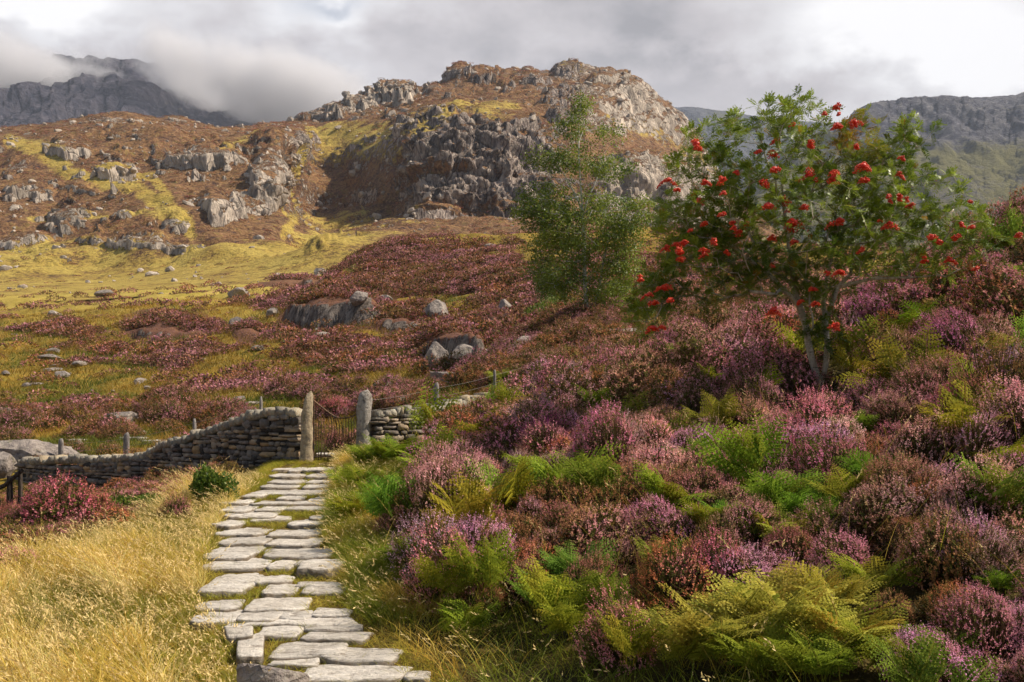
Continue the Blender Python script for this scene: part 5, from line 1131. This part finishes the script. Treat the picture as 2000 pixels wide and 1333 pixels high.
HL = [
 (122, 975, 190, 'crimson', 'large crimson pink heather bush below the left end of the stone wall', .86), (45, 1010, 110, 'dusky', 'dusky pink heather against the left side of the large crimson bush', .8), (18, 1105, 90, 'pink', 'pink heather clump at the left frame edge beside pale grass', .9), (20, 1010, 70, 'wine', 'dark wine heather clump at the left edge under the broken rail fence', 1.2),
 (345, 985, 80, 'dusky', 'brownish heather clump between wall and dark green bush', 1.0), (300, 962, 60, 'rust', 'small rusty heather clump close under the middle of the wall', .8), (345, 950, 60, 'pink', 'small pink heather clump against the wall left of the dark bush', .8),
 (663, 796, 74, 'crimson', 'bright pink heather bush seen over the iron gate', .9), (668, 868, 76, 'dusky', 'reddish heather clump seen low through the iron gate', .8),
 (838, 882, 92, 'violet', 'violet heather clump right of the top of the stair', .9), (800, 960, 80, 'mauve', 'mauve heather clump beside the upper stair behind tall grass', 1.), (875, 945, 90, 'pink', 'pale pink heather clump above the mauve domes', .9),
 (873, 1050, 105, 'mauve', 'tall mauve heather dome beside the middle of the stair', 1.35), (880, 1122, 110, 'violet', 'lower violet heather dome touching the tall mauve one', 1.1), (940, 1150, 110, 'brown', 'brown heather clump right of the two mauve domes', 1.),
 (1000, 820, 90, 'palepink', 'pale pink feathery heather on the crest near the right wall', .9), (945, 826, 80, 'violet', 'violet heather tuft at the end of the low right wall', .8), (1090, 850, 130, 'magenta', 'dark magenta heather mound high on the bank', .9), (1105, 800, 90, 'mauve', 'mauve heather mound above the dark magenta one', .8),
 (1180, 815, 90, 'rust', 'rusty heather clump right of the dark magenta mound', .8), (1230, 850, 80, 'brown', 'brown heather clump above the pale dome', .8), (1292, 925, 150, 'palepink', 'pale pink heather dome in the middle of the bank', 1.), (1355, 1022, 115, 'palepink', 'straw pink heather tuft above the big dead heather', .9),
 (1318, 1110, 175, 'rust', 'large rust brown dying heather bush beside the bright ferns', 1.05), (1470, 1110, 150, 'lilac', 'greyish lilac heather behind the bright fern bed', .8), (1590, 1130, 120, 'lilac', 'thin lilac heather at the right of the fern bed back edge', .8),
 (1440, 880, 100, 'brown', 'brown heather mound in the shaded middle of the bank', .9), (1540, 860, 110, 'magenta', 'purple magenta heather spray on the shaded mound', .8), (1500, 810, 90, 'pink', 'pink heather clump below left of the rowan trunk', .8), (1400, 800, 90, 'mauve', 'mauve heather clump left of the rowan foot', .8),
 (1340, 648, 120, 'mauve', 'mauve heather hump on the crest left of the rowan', .8), (1440, 660, 110, 'palepink', 'pale heather on the crest under the rowan branches', .8), (1300, 740, 110, 'brown', 'brown heather hump under the left rowan branches', .8), (1685, 600, 120, 'violet', 'bright violet pink heather hump right of the rowan stems', .9),
 (1700, 745, 120, 'mauve', 'mauve heather hump right of the rowan foot', .8), (1830, 780, 150, 'dusky', 'dusky pink heather mound on the right slope', .9), (1930, 720, 160, 'lilac', 'lilac heather mound high at the right frame edge', .9), (1820, 650, 130, 'brown', 'brown heather mound right of the violet hump', .8),
 (1930, 590, 120, 'pink', 'pink heather mound below the brown crest at right', .8), (1965, 400, 110, 'wine', 'dark wine heather on the skyline at the right frame edge', .8), (1900, 450, 90, 'mauve', 'mauve heather on the skyline left of the wine one', .8), (1880, 540, 90, 'rust', 'rusty heather under the right rowan branch tips', .8),
 (1800, 985, 110, 'rust', 'rust coloured heather column beside the big pale bush', 1.1), (1925, 950, 200, 'palepink', 'biggest pale pink heather bush at the right frame edge', 1.), (1900, 1060, 160, 'lilac', 'pale lilac heather under the biggest pale bush', .9), (1985, 1225, 110, 'lilac', 'pale lilac heather at the lower right frame edge', 1.2),
 (1870, 1200, 120, 'rust', 'rust and pink heather right of the bright fern bed', 1.), (1888, 1178, 46, 'magenta', 'vivid magenta heather sprig inside the rust and pink clump', .9), (1690, 880, 110, 'brown', 'dark brown heather in the shaded hollow', .8), (1600, 940, 110, 'olive', 'olive heather clump above the shaded ferns', .8),
 (1030, 920, 100, 'dusky', 'dusky heather between the upper fern and mauve domes', .8), (1190, 1010, 120, 'olive', 'dark olive heather below the pale dome', .9), (1040, 1060, 110, 'brown', 'brown heather clump right of the tall mauve dome', 1.), (1120, 1060, 90, 'orange', 'orange tinged heather clump in the lower middle bank', .8),
 (960, 1060, 70, 'orange', 'small orange heather tuft leaning on the tall mauve dome', .8), (1740, 1180, 110, 'brown', 'brown green heather at the right end of the fern bed', .8), (1960, 1310, 90, 'palepink', 'pale heather in the bottom right corner', .8), (1780, 860, 100, 'wine', 'wine dark heather below the dusky mound', .8),
]
for px, v, wd, t, lab, sq in HL: plant('heather_bush', HEATH, px, v, wd, t, lab, 'heather', 'heather bushes on the bank and by the wall', sq)
FL = [ # x, y, width, tint multiplier, label
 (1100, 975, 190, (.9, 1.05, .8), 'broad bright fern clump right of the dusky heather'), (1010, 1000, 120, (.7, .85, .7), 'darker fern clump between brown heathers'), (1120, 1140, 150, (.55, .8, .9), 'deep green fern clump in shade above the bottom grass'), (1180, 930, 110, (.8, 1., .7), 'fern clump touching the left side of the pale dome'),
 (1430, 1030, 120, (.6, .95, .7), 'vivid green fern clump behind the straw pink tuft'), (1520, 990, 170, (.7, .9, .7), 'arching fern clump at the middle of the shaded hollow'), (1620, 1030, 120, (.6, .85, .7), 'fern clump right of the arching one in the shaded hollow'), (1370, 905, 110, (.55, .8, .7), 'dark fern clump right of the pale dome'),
 (1400, 1270, 230, (1.5, 1.2, 1.6), 'pale yellow green fern clump at the left of the bottom fern bed'), (1540, 1230, 250, (1.55, 1.25, 1.7), 'largest yellow green fern clump in the bottom fern bed'), (1660, 1260, 210, (1.45, 1.2, 1.4), 'yellow green fern clump at the right of the bottom fern bed'), (1480, 1310, 200, (1., 1., .8), 'front fern clump at the bottom edge of the fern bed'), (1600, 1320, 170, (.9, 1., .8), 'second front fern clump at the bottom edge of the bed'),
 (1700, 1150, 150, (1.1, 1.05, .8), 'yellowish fern clump between lilac and brown heather'), (1530, 1060, 150, (1.1, 1.1, 1.), 'flat topped light fern clump above the lilac heather'), (1830, 1290, 130, (.6, .8, .6), 'dark fern clump at the lower right'), (760, 840, 90, (.6, .7, .5), 'dark green fern clump right of the broad gate post'), (826, 838, 84, (.7, .8, .5), 'fern clump under the low right wall'),
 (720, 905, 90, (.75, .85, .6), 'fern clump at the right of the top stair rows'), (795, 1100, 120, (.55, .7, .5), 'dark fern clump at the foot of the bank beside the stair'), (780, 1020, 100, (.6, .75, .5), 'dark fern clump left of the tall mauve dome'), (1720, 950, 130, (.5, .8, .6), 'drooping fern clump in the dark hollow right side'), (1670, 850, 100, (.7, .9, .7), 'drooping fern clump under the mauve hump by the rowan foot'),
 (1460, 1215, 200, (1.5, 1.2, 1.5), 'light fern clump at the back left of the bottom fern bed'), (1345, 1290, 170, (1.2, 1.1, 1.), 'fern clump at the left front corner of the bottom fern bed'), (1730, 1300, 180, (1., 1., .8), 'fern clump at the right front corner of the bottom fern bed'), (1625, 1190, 170, (1.5, 1.2, 1.4), 'light fern clump at the back right of the bottom fern bed'),
 (700, 950, 100, (.85, .9, .6), 'green fern clump leaning over the upper stair rows'), (690, 1010, 100, (.9, .85, .5), 'yellowing fern clump beside the fourteenth stair row'), (750, 985, 110, (.65, .8, .5), 'dark fern clump between the yellowing one and the heather'), (770, 900, 110, (.7, .85, .5), 'tall fern clump under the dark one by the broad gate post'), (1060, 940, 130, (.95, 1.05, .8), 'bright fern clump between dusky heather and the broad bright one'),
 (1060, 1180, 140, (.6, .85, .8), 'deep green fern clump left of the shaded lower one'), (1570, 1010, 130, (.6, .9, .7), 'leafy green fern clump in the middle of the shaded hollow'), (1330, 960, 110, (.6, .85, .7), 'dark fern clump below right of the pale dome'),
 (985, 752, 70, (1.1, 1.1, 1.3), 'bright light green fern bush on the crest by the fence stake'), (1950, 1150, 100, (.5, .7, .5), 'dark fern clump between the lilac heathers at right'), (900, 1230, 120, (.8, .9, .6), 'low fern clump below the violet dome'), (1230, 1240, 130, (.9, .95, .7), 'low fern clump left of the bottom fern bed'), (1290, 840, 80, (.8, .95, .7), 'small fern clump above the pale dome'), (1350, 700, 80, (.6, .75, .5), 'dark fern tuft under the left rowan branches'),
]
for px, v, wd, t, lab in FL: plant('fern_clump', FERN, px, v, wd, t, lab, 'fern', 'fern clumps on the bank', .95, .02, base=wd*.16)
leafy_bush(417, 985, 92, 82, 'dark green spiky bush between the wall and the stair', 63, 5200, .055, dark=.3)
leafy_bush(255, 1000, 120, 34, 'low olive bush right of the crimson heather', 64, 4000, .05, dark=.2)
leafy_bush(960, 790, 50, 40, 'small bright bush at the end of the right wall', 65, 2500, .05)

# ------------------------------------------------------------------ heather filling the bank: one mass
def bank_fill():
    r = np.random.default_rng(88); n = 5200
    Y = np.sqrt(r.uniform(3.2**2, 25.5**2, n)); px = r.uniform(500, 2500, n); X = (px-1000)/F*Y; lft, rgt = path_px(np.maximum(Y, 3))
    off = (px-rgt)/F*Y
    keep = (off > .55+.25*r.random(n)+.5*(Y < 8.5)) & ~((px < 960) & (Y > 20.3)) & ~((Y < 7.3) & (px < 1180)) & ~((px < 840) & (Y > 12.)) & ~((px > 1290) & (px < 1790) & (Y < 7.7))
    X, Y, px, off = X[keep], Y[keep], px[keep], off[keep]; order = r.permutation(len(X)); X, Y, px, off = X[order], Y[order], px[order], off[order]
    acc = []; NP = np.array(NEARP); cell = {}
    for i in range(len(X)):
        md = .25+.011*Y[i]
        if np.any((NP[:, 0]-X[i])**2+(NP[:, 1]-Y[i])**2 < (NP[:, 2]*.78)**2): continue
        key = (int(X[i]/.5), int(Y[i]/.5)); ok = True
        for a in (-1, 0, 1):
            for b in (-1, 0, 1):
                for j in cell.get((key[0]+a, key[1]+b), ()):
                    if (X[j]-X[i])**2+(Y[j]-Y[i])**2 < md*md: ok = False
        if ok: cell.setdefault(key, []).append(i); acc.append(i)
    acc = np.array(acc); X, Y, px, off = X[acc], Y[acc], px[acc], off[acc]; n = len(X); Z = ground_z(X, Y); v = HZ-Z*F/Y
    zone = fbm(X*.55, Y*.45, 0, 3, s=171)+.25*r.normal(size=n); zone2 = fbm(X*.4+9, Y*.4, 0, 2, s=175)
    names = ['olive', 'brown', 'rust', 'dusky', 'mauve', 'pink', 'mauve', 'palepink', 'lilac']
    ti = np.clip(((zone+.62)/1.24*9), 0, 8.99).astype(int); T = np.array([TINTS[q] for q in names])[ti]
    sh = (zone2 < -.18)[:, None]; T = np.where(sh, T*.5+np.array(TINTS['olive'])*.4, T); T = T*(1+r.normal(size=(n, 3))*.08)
    isf = (r.random(n) < .12+.12*(off < 2.0)) & (Y < 21)
    sc = r.uniform(.6, 1.25, n)*np.interp(Y, [5, 8, 12, 25], [.55, .68, .92, 1.1]); s3 = np.stack([sc, sc, sc*r.uniform(.7, 1.35, n)*(1+.35*np.exp(-((off-1.1)/.6)**2))], 1)
    far = Y > 15; idx = np.where(far, 5+r.integers(0, 3, n), r.integers(0, 5, n)); rot = np.stack([r.normal(size=n)*.28, r.normal(size=n)*.28, r.uniform(0, 6.28, n)], 1)
    h = ~isf; P = np.stack([X, Y, Z-.05], 1)
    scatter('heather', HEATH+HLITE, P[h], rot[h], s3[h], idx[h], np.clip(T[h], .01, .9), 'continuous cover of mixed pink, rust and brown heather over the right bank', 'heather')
    ft = np.stack([r.uniform(.6, 1.1, n), r.uniform(.75, 1.05, n), r.uniform(.5, .9, n)], 1)
    scatter('ferns', FERN[:2]+FERNL, P[isf]+[0, 0, .2], rot[isf], s3[isf]*1.05, np.where(far[isf], 2+r.integers(0, 2, isf.sum()), r.integers(0, 2, isf.sum())), ft[isf], 'small ferns growing up through the heather of the right bank', 'ferns')
bank_fill()
def left_low():
    """low heather and bilberry below the stone wall"""
    r = np.random.default_rng(91); n = 620; px = r.uniform(-350, 470, n); Y = r.uniform(11, 26, n); X = (px-1000)/F*Y; l, _ = path_px(Y); wy = np.interp(px, [48, 120, 270, 400, 500], [27, 26, 24.5, 22.7, 21.3])
    g0 = np.interp(px, [-250, 0, 120, 220, 330, 430, 480], [11., 11.2, 12.5, 14., 16.6, 19.3, 21])
    keep = (Y > g0) & (Y < wy-.5) & (px < l-30); X, Y, px = X[keep], Y[keep], px[keep]; n = len(X); Z = ground_z(X, Y); z = fbm(X*.6, Y*.6, 0, 2, s=181)+.2*r.normal(size=n)
    T = np.array([TINTS[q] for q in ['olive', 'wine', 'brown', 'olive', 'rust', 'dusky']])[np.clip(((z+.5)*6), 0, 5.99).astype(int)]; s_ = r.uniform(.5, .95, n)
    scatter('low_heather', HLITE, np.stack([X, Y, Z-.05], 1), np.stack([0*X, 0*X, r.uniform(0, 6, n)], 1), np.stack([s_, s_, s_*r.uniform(.5, .8, n)], 1), r.integers(0, 3, n), T, 'low olive and wine coloured heather cover below the stone wall', 'heather')
left_low()
def moor_fill():
    """heather over the moor and knoll beyond the wall"""
    r = np.random.default_rng(95); n = 90000; Y = np.exp(r.uniform(math.log(22.5), math.log(168), n)); px = r.uniform(-500, 2300, n); X = (px-1000)/F*Y
    Z, pm, rk, pxx, v = ground_z(X, Y, True); h = heath(pxx, v, X, Y); wy = np.interp(px, [48, 120, 270, 400, 500, 600, 714, 830, 950, 1010], [27.2, 26.4, 24.9, 23, 21.7, 21, 21, 21.8, 24.3, 25.5])
    keep = (Y > wy+.6) & (r.random(n) < h**1.5*.9+.03) & (r.random(n) < np.clip(Y/95, .10, 1)*1.0) & (rk < .93) & ~((px > 600) & (px < 720) & (Y < 23.5)) & ~((px > 1000) & (Y < 26))
    X, Y, px, Z = X[keep], Y[keep], px[keep], Z[keep]; n = len(X); z = 1.2*fbm(X*.13, Y*.1, 0, 3, s=191)+.10*r.normal(size=n)
    T = np.array([TINTS[q] for q in ['wine', 'olive', 'brown', 'brown', 'rust', 'dusky', 'brown', 'mauve', 'dusky', 'mauve']])[np.clip(((z+.62)/1.24*10), 0, 9.99).astype(int)]*np.array([.56, .66, .60])*r.uniform(.7, 1.3, (n, 1))
    s_ = r.uniform(.55, 1.6, n)*(.66+Y/120); near = Y < 42; P = np.stack([X, Y, Z-.05], 1); rot = np.stack([0*X, 0*X, r.uniform(0, 6, n)], 1); S3 = np.stack([s_*1.25, s_, s_*r.uniform(.6, 1., n)], 1)
    scatter('moor_heather', FARH+HLITE, P, rot, S3, np.where(near, 4+r.integers(0, 3, n), r.integers(0, 4, n)), T, 'dark brown and purple heather cover over the moor and the knoll', 'heather'); print('moor', n, near.sum())
moor_fill()

# ------------------------------------------------------------------ grass: one mass for each sward
GOLD = np.array([.74, .50, .10]); STRAW = np.array([.88, .66, .29]); LIME = np.array([.38, .32, .03]); GREEN = np.array([.13, .18, .015]); OCHRE = np.array([.50, .29, .035])
def sward(name, X, Y, L, W, colmix, label, seed, heads=.1, bend=.5, lean=.25, levels=4, wind=None, headcol=STRAW):
    r = np.random.default_rng(seed); n = len(X); Z = ground_z(X, Y)-.02; yaw = r.uniform(0, 6.28, n) if wind is None else wind+r.normal(size=n)*.9
    c = colmix*(1+r.normal(size=(n, 1))*.16)*(1+r.normal(size=(n, 3))*.05); c = np.clip(c, .01, .9)
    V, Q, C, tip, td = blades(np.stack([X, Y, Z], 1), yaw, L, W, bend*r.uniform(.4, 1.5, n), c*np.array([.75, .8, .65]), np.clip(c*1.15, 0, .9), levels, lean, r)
    m = MB(); m.add(V, Q, col=C); k = r.random(n) < heads
    if k.any():
        h = seed_heads(tip[k], td[k], r.uniform(.05, .09, k.sum()), np.clip(headcol*r.uniform(.8, 1.1, (k.sum(), 1)), 0, .9), r); m.add(np.concatenate(h.V), np.concatenate(h.Q), col=np.concatenate(h.A['col']))
    return tag(link(name, m.mesh(name, [M_GRASS])), label, 'grass', kind='stuff')
def hill_cover():
    r = np.random.default_rng(97); P, rk, gr, px, v = (MT[k].reshape(-1, 3) if k == 'P' else MT[k].ravel() for k in ('P', 'rk', 'grass', 'px', 'v'))
    du = np.gradient(MT['P'], axis=1); dv = np.gradient(MT['P'], axis=0); A = np.linalg.norm(np.cross(du, dv), axis=-1).ravel(); ok = (px > -400) & (px < 1500) & (P[:, 1] > 172)
    def pick(n, w_):
        w_ = w_*ok*A; return P[r.choice(len(P), n, p=w_/w_.sum())]+0.
    Q = pick(15000, (1-.7*sst(1080, 1180, px))*np.clip(1-2.2*rk, 0, 1)*np.clip(1.1-.95*gr, .05, 1)*(A < np.percentile(A, 99.5))); n = len(Q); z = fbm(Q[:, 0]*.03, Q[:, 1]*.03, Q[:, 2]*.03, 3, s=250)+.3*r.normal(size=n)
    T = np.array([TINTS[q] for q in ['wine', 'brown', 'olive', 'brown', 'rust', 'olive', 'dusky']])[np.clip(((z+.6)/1.2*7), 0, 6.99).astype(int)]*np.array([.85, .85, .7])*r.uniform(.6, 1.35, (n, 1))
    s_ = r.uniform(1.2, 3.2, n)*(.6+Q[:, 1]/900); scatter('hill_heather', FARH, Q-[0, 0, .45], np.stack([0*s_, 0*s_, r.uniform(0, 6, n)], 1), np.stack([s_*1.3, s_, s_*.6], 1), r.integers(0, 4, n), T, 'brown heather and bilberry clumps over the mountain slopes', 'heather')
    rocks = [mesh('hill_stone_%d' % i, *rock_shape(700+i, (1.2, .8, .75), 2, 9), None, False, [M_HILLSTONE]) for i in range(4)]
    cl = fbm(P[:, 0]/30, P[:, 1]/30, P[:, 2]/30, 3, s=260); Q = pick(3800, (1-.75*sst(780, 900, px))*np.clip(.05+rk*1.2+sst(.05, .35, cl), 0, 1)); n = len(Q); s_ = np.clip(r.exponential(.45, n)+.2, .2, 1.8)*(.5+Q[:, 1]/700)
    scatter('scree', rocks, Q, r.uniform(0, 6.28, (n, 3))*[.1, .1, 1], np.stack([s_]*3, 1), r.integers(0, 4, n), np.ones((n, 3)), 'pale stones and scree strewn over the mountain slopes', 'stones')
M_HILLSTONE = mat_rock('hill_stone', .5, (.50, .42, .34), (.30, .245, .20))
hill_cover()
def near_grass():
    r = np.random.default_rng(120)
    # the golden slope left of the stair
    n = 150000; Y = np.sqrt(r.uniform(5.2**2, 18.5**2, n)); px = r.uniform(-320, 560, n); X = (px-1000)/F*Y; l, _ = path_px(np.maximum(Y, 3)); g0 = np.interp(px, [-320, 0, 120, 220, 330, 430, 480], [10.4, 10.6, 11.8, 13.4, 16.2, 19, 20.8])
    keep = (px < l-2+8*r.random(n)) & (Y < g0+.8*r.random(n)); X, Y, px, l = X[keep], Y[keep], px[keep], l[keep]; n = len(X)
    a = fbm(X*.8, Y*.45, 0, 3, s=201)+.5*np.exp(-((px-190)/150)**2-((Y-9.9)/.9)**2)+.35*np.exp(-((px-420)/60)**2-((Y-8.2)/1.)**2); b = fbm(X*2.2, Y*1.6, 0, 3, s=205); cl = fbm(X*5, Y*5, 0, 2, s=207); near_edge = sst(.9, .1, (l-px)/F*Y)
    low = sst(-.06, .2, a)                                                 # shorter green turf
    col = STRAW*(sst(-.1, .35, b+.35*a))[:, None]+GOLD*(1-sst(-.1, .35, b+.35*a))[:, None]; g = np.clip(low+.6*sst(.0, .3, -b), 0, 1)[:, None]; col = col*(1-g)+np.array([.20, .185, .022])*g; col = col*(1-.4*near_edge[:, None])+LIME*.4*near_edge[:, None]
    col = np.where((r.random(n) < .10)[:, None], OCHRE, col)
    L = (.34-.17*low)*r.uniform(.6, 1.25, n)*(1+1.1*cl)*(1-.35*near_edge); W = r.uniform(.003, .0065, n)
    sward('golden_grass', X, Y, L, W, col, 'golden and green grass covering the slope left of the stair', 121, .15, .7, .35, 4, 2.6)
    # turf in the joints and edges of the stair
    n = 95000; Y = np.sqrt(r.uniform(6.2**2, 21.2**2, n)); l, rr = path_px(Y); px = l-25+(rr-l+60)*r.random(n); X = (px-1000)/F*Y; ins = np.zeros(n, bool)
    for x0, x1, y0, y1 in SLAB_BOX: ins |= (X > x0+.03) & (X < x1-.03) & (Y > y0+.03) & (Y < y1-.02)
    X, Y = X[~ins], Y[~ins]; n = len(X); b = fbm(X*2, Y*2, 0, 2, s=211)[:, None]; col = LIME*.8+GREEN*.3+np.clip(b, 0, 1)*(GOLD-LIME)
    sward('stair_turf', X, Y, r.uniform(.03, .13, n), r.uniform(.004, .008, n), col, 'short green turf growing between the stair slabs', 122, .0, .9, .5, 3)
    # long grass along the right of the stair and over the bottom of the bank
    n = 52000; Y = np.sqrt(r.uniform(5.0**2, 21.5**2, n)); _, rr = path_px(Y); off = np.abs(r.normal(size=n))*.55; px = rr+off*F/Y; bot = (Y < 8.6); px = np.where(bot, rr+r.random(n)*620, px); X = (px-1000)/F*Y; b = fbm(X*1.3, Y*.8, 0, 3, s=215); keep = (~bot) | (r.random(n) < .55) ; X, Y, b, off = X[keep], Y[keep], b[keep], off[keep]; n = len(X)
    t = sst(.0, .35, b)[:, None]; col = (GREEN*.9+LIME*.25)*(1-t)+(GOLD*.6+OCHRE*.4)*t; L = r.uniform(.12, .40, n)*(1-.35*sst(.25, 0, off)*(Y > 8.6))
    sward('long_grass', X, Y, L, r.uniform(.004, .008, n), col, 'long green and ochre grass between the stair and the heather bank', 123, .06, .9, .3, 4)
    # thin tall grass through the bank
    n = 3000; Y = np.sqrt(r.uniform(5.5**2, 21**2, n)); px = r.uniform(700, 2300, n); _, rr = path_px(Y); X = (px-1000)/F*Y; k = (px > rr+40) & (fbm(X*.8, Y*.8, 0, 2, s=221) > .12); X, Y = X[k], Y[k]; n = len(X)
    t = r.random((n, 1)); sward('bank_grass', X, Y, r.uniform(.45, .85, n), r.uniform(.004, .007, n), LIME*t+GOLD*.8*(1-t), 'tall thin grass stems standing up through the heather of the bank', 124, .25, .5, .3, 5)
near_grass()
def moor_grass():
    r = np.random.default_rng(130); n = 190000; Y = np.exp(r.uniform(math.log(21.8), math.log(120), n)); px = r.uniform(-350, 1500, n); X = (px-1000)/F*Y
    Z, pm, rk, pxx, v = ground_z(X, Y, True); h = heath(pxx, v, X, Y); wy = np.interp(px, [48, 120, 270, 400, 500, 600, 714, 830, 950, 1010], [27.2, 26.4, 24.9, 23, 21.7, 21, 21, 21.8, 24.3, 25.5])
    keep = (Y > wy+.5) & (h < .6+.2*r.random(n)) & (rk < .5) & (v > 585) & ((px > 250) | (Y > 28)); X, Y, px, v = X[keep], Y[keep], px[keep], v[keep]; n = len(X)
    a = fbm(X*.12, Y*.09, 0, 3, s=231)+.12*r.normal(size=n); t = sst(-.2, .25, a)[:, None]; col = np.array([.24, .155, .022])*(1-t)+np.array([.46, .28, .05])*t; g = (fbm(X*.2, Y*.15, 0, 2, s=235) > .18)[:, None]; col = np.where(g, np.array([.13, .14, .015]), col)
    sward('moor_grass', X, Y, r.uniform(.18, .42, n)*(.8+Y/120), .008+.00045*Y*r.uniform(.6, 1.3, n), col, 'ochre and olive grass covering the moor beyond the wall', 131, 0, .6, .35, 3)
moor_grass()

# ------------------------------------------------------------------ cloud round the left summit, and the air
def box_mesh(name, x0, x1, y0, y1, z0, z1, mat):
    V = [(x, y, z) for z in (z0, z1) for y in (y0, y1) for x in (x0, x1)]
    return mesh(name, V, np.array([(0, 2, 3, 1), (4, 5, 7, 6), (0, 1, 5, 4), (2, 6, 7, 3), (0, 4, 6, 2), (1, 3, 7, 5)]), None, False, [mat])
def cloud():
    Y = 1700.; n = NT('summit_cloud'); geo = n.N.new('ShaderNodeNewGeometry').outputs['Position']
    sep = n.N.new('ShaderNodeSeparateXYZ'); n.L.new(geo, sep.inputs[0])
    n1 = n.M('SUBTRACT', n.noise(n.coord('World', (1, 1, 1.2)), .0045, 5, .6), .5)
    tot = None
    for px, v, rx, rz_, amp in [(10, 135, 130, 70, 1.35), (-120, 130, 150, 100, 1.3), (165, 118, 90, 16, .5), (330, 110, 70, 60, 1.0), (390, 150, 80, 50, 1.), (470, 160, 100, 62, 1.1), (560, 180, 110, 62, 1.1), (660, 200, 90, 40, .7), (275, 128, 22, 26, .6)]:
        x0, z0 = (px-1000)/F*Y, (HZ-v)/F*Y; R, H = rx/F*Y, rz_/F*Y
        a = n.M('DIVIDE', n.M('SUBTRACT', sep.outputs[0], x0), R); b = n.M('DIVIDE', n.M('SUBTRACT', sep.outputs[2], z0), H); c = n.M('DIVIDE', n.M('SUBTRACT', sep.outputs[1], Y+60), 190.)
        r2 = n.M('ADD', n.M('ADD', n.M('MULTIPLY', a, a), n.M('MULTIPLY', b, b)), n.M('MULTIPLY', c, c)); e = n.M('MULTIPLY', n.M('EXPONENT', n.M('MULTIPLY', r2, -1.)), amp)
        tot = e if tot is None else n.M('MAXIMUM', tot, e)
    d = n.M('MULTIPLY', n.rng(n.M('ADD', tot, n.M('ADD', n.M('MULTIPLY', n1, 1.7), n.M('MULTIPLY', n.M('SUBTRACT', n.noise(n.coord('World', (1, 1, .7)), .017, 5, .65), .5), .8))), .36, .85, 0, 1, True), .026)
    v = n.N.new('ShaderNodeVolumePrincipled'); v.inputs['Color'].default_value = (.97, .96, .98, 1); n.L.new(d, v.inputs['Density']); v.inputs['Anisotropy'].default_value = .2
    n.L.new(v.outputs[0], n.out.inputs['Volume'])
    x0, x1 = (-420-1000)/F*Y, (800-1000)/F*Y
    o = link('cloud', box_mesh('cloud', x0, x1, Y-170, Y+270, (HZ-275)/F*Y, (HZ+10)/F*Y, n.m)); return tag(o, 'grey white cloud wrapping the top of the dark left mountain', 'cloud', kind='stuff')
cloud()
def haze():
    n = NT('air'); v = n.N.new('ShaderNodeVolumePrincipled'); v.inputs['Color'].default_value = (.72, .82, 1., 1); v.inputs['Density'].default_value = .00008
    n.L.new(v.outputs[0], n.out.inputs['Volume'])
    o = link('haze', box_mesh('haze', -6500, 7500, -60, 4200, -60, 1400, n.m)); tag(o, 'thin bluish air between the camera and the far mountains', 'haze', kind='stuff')
haze()
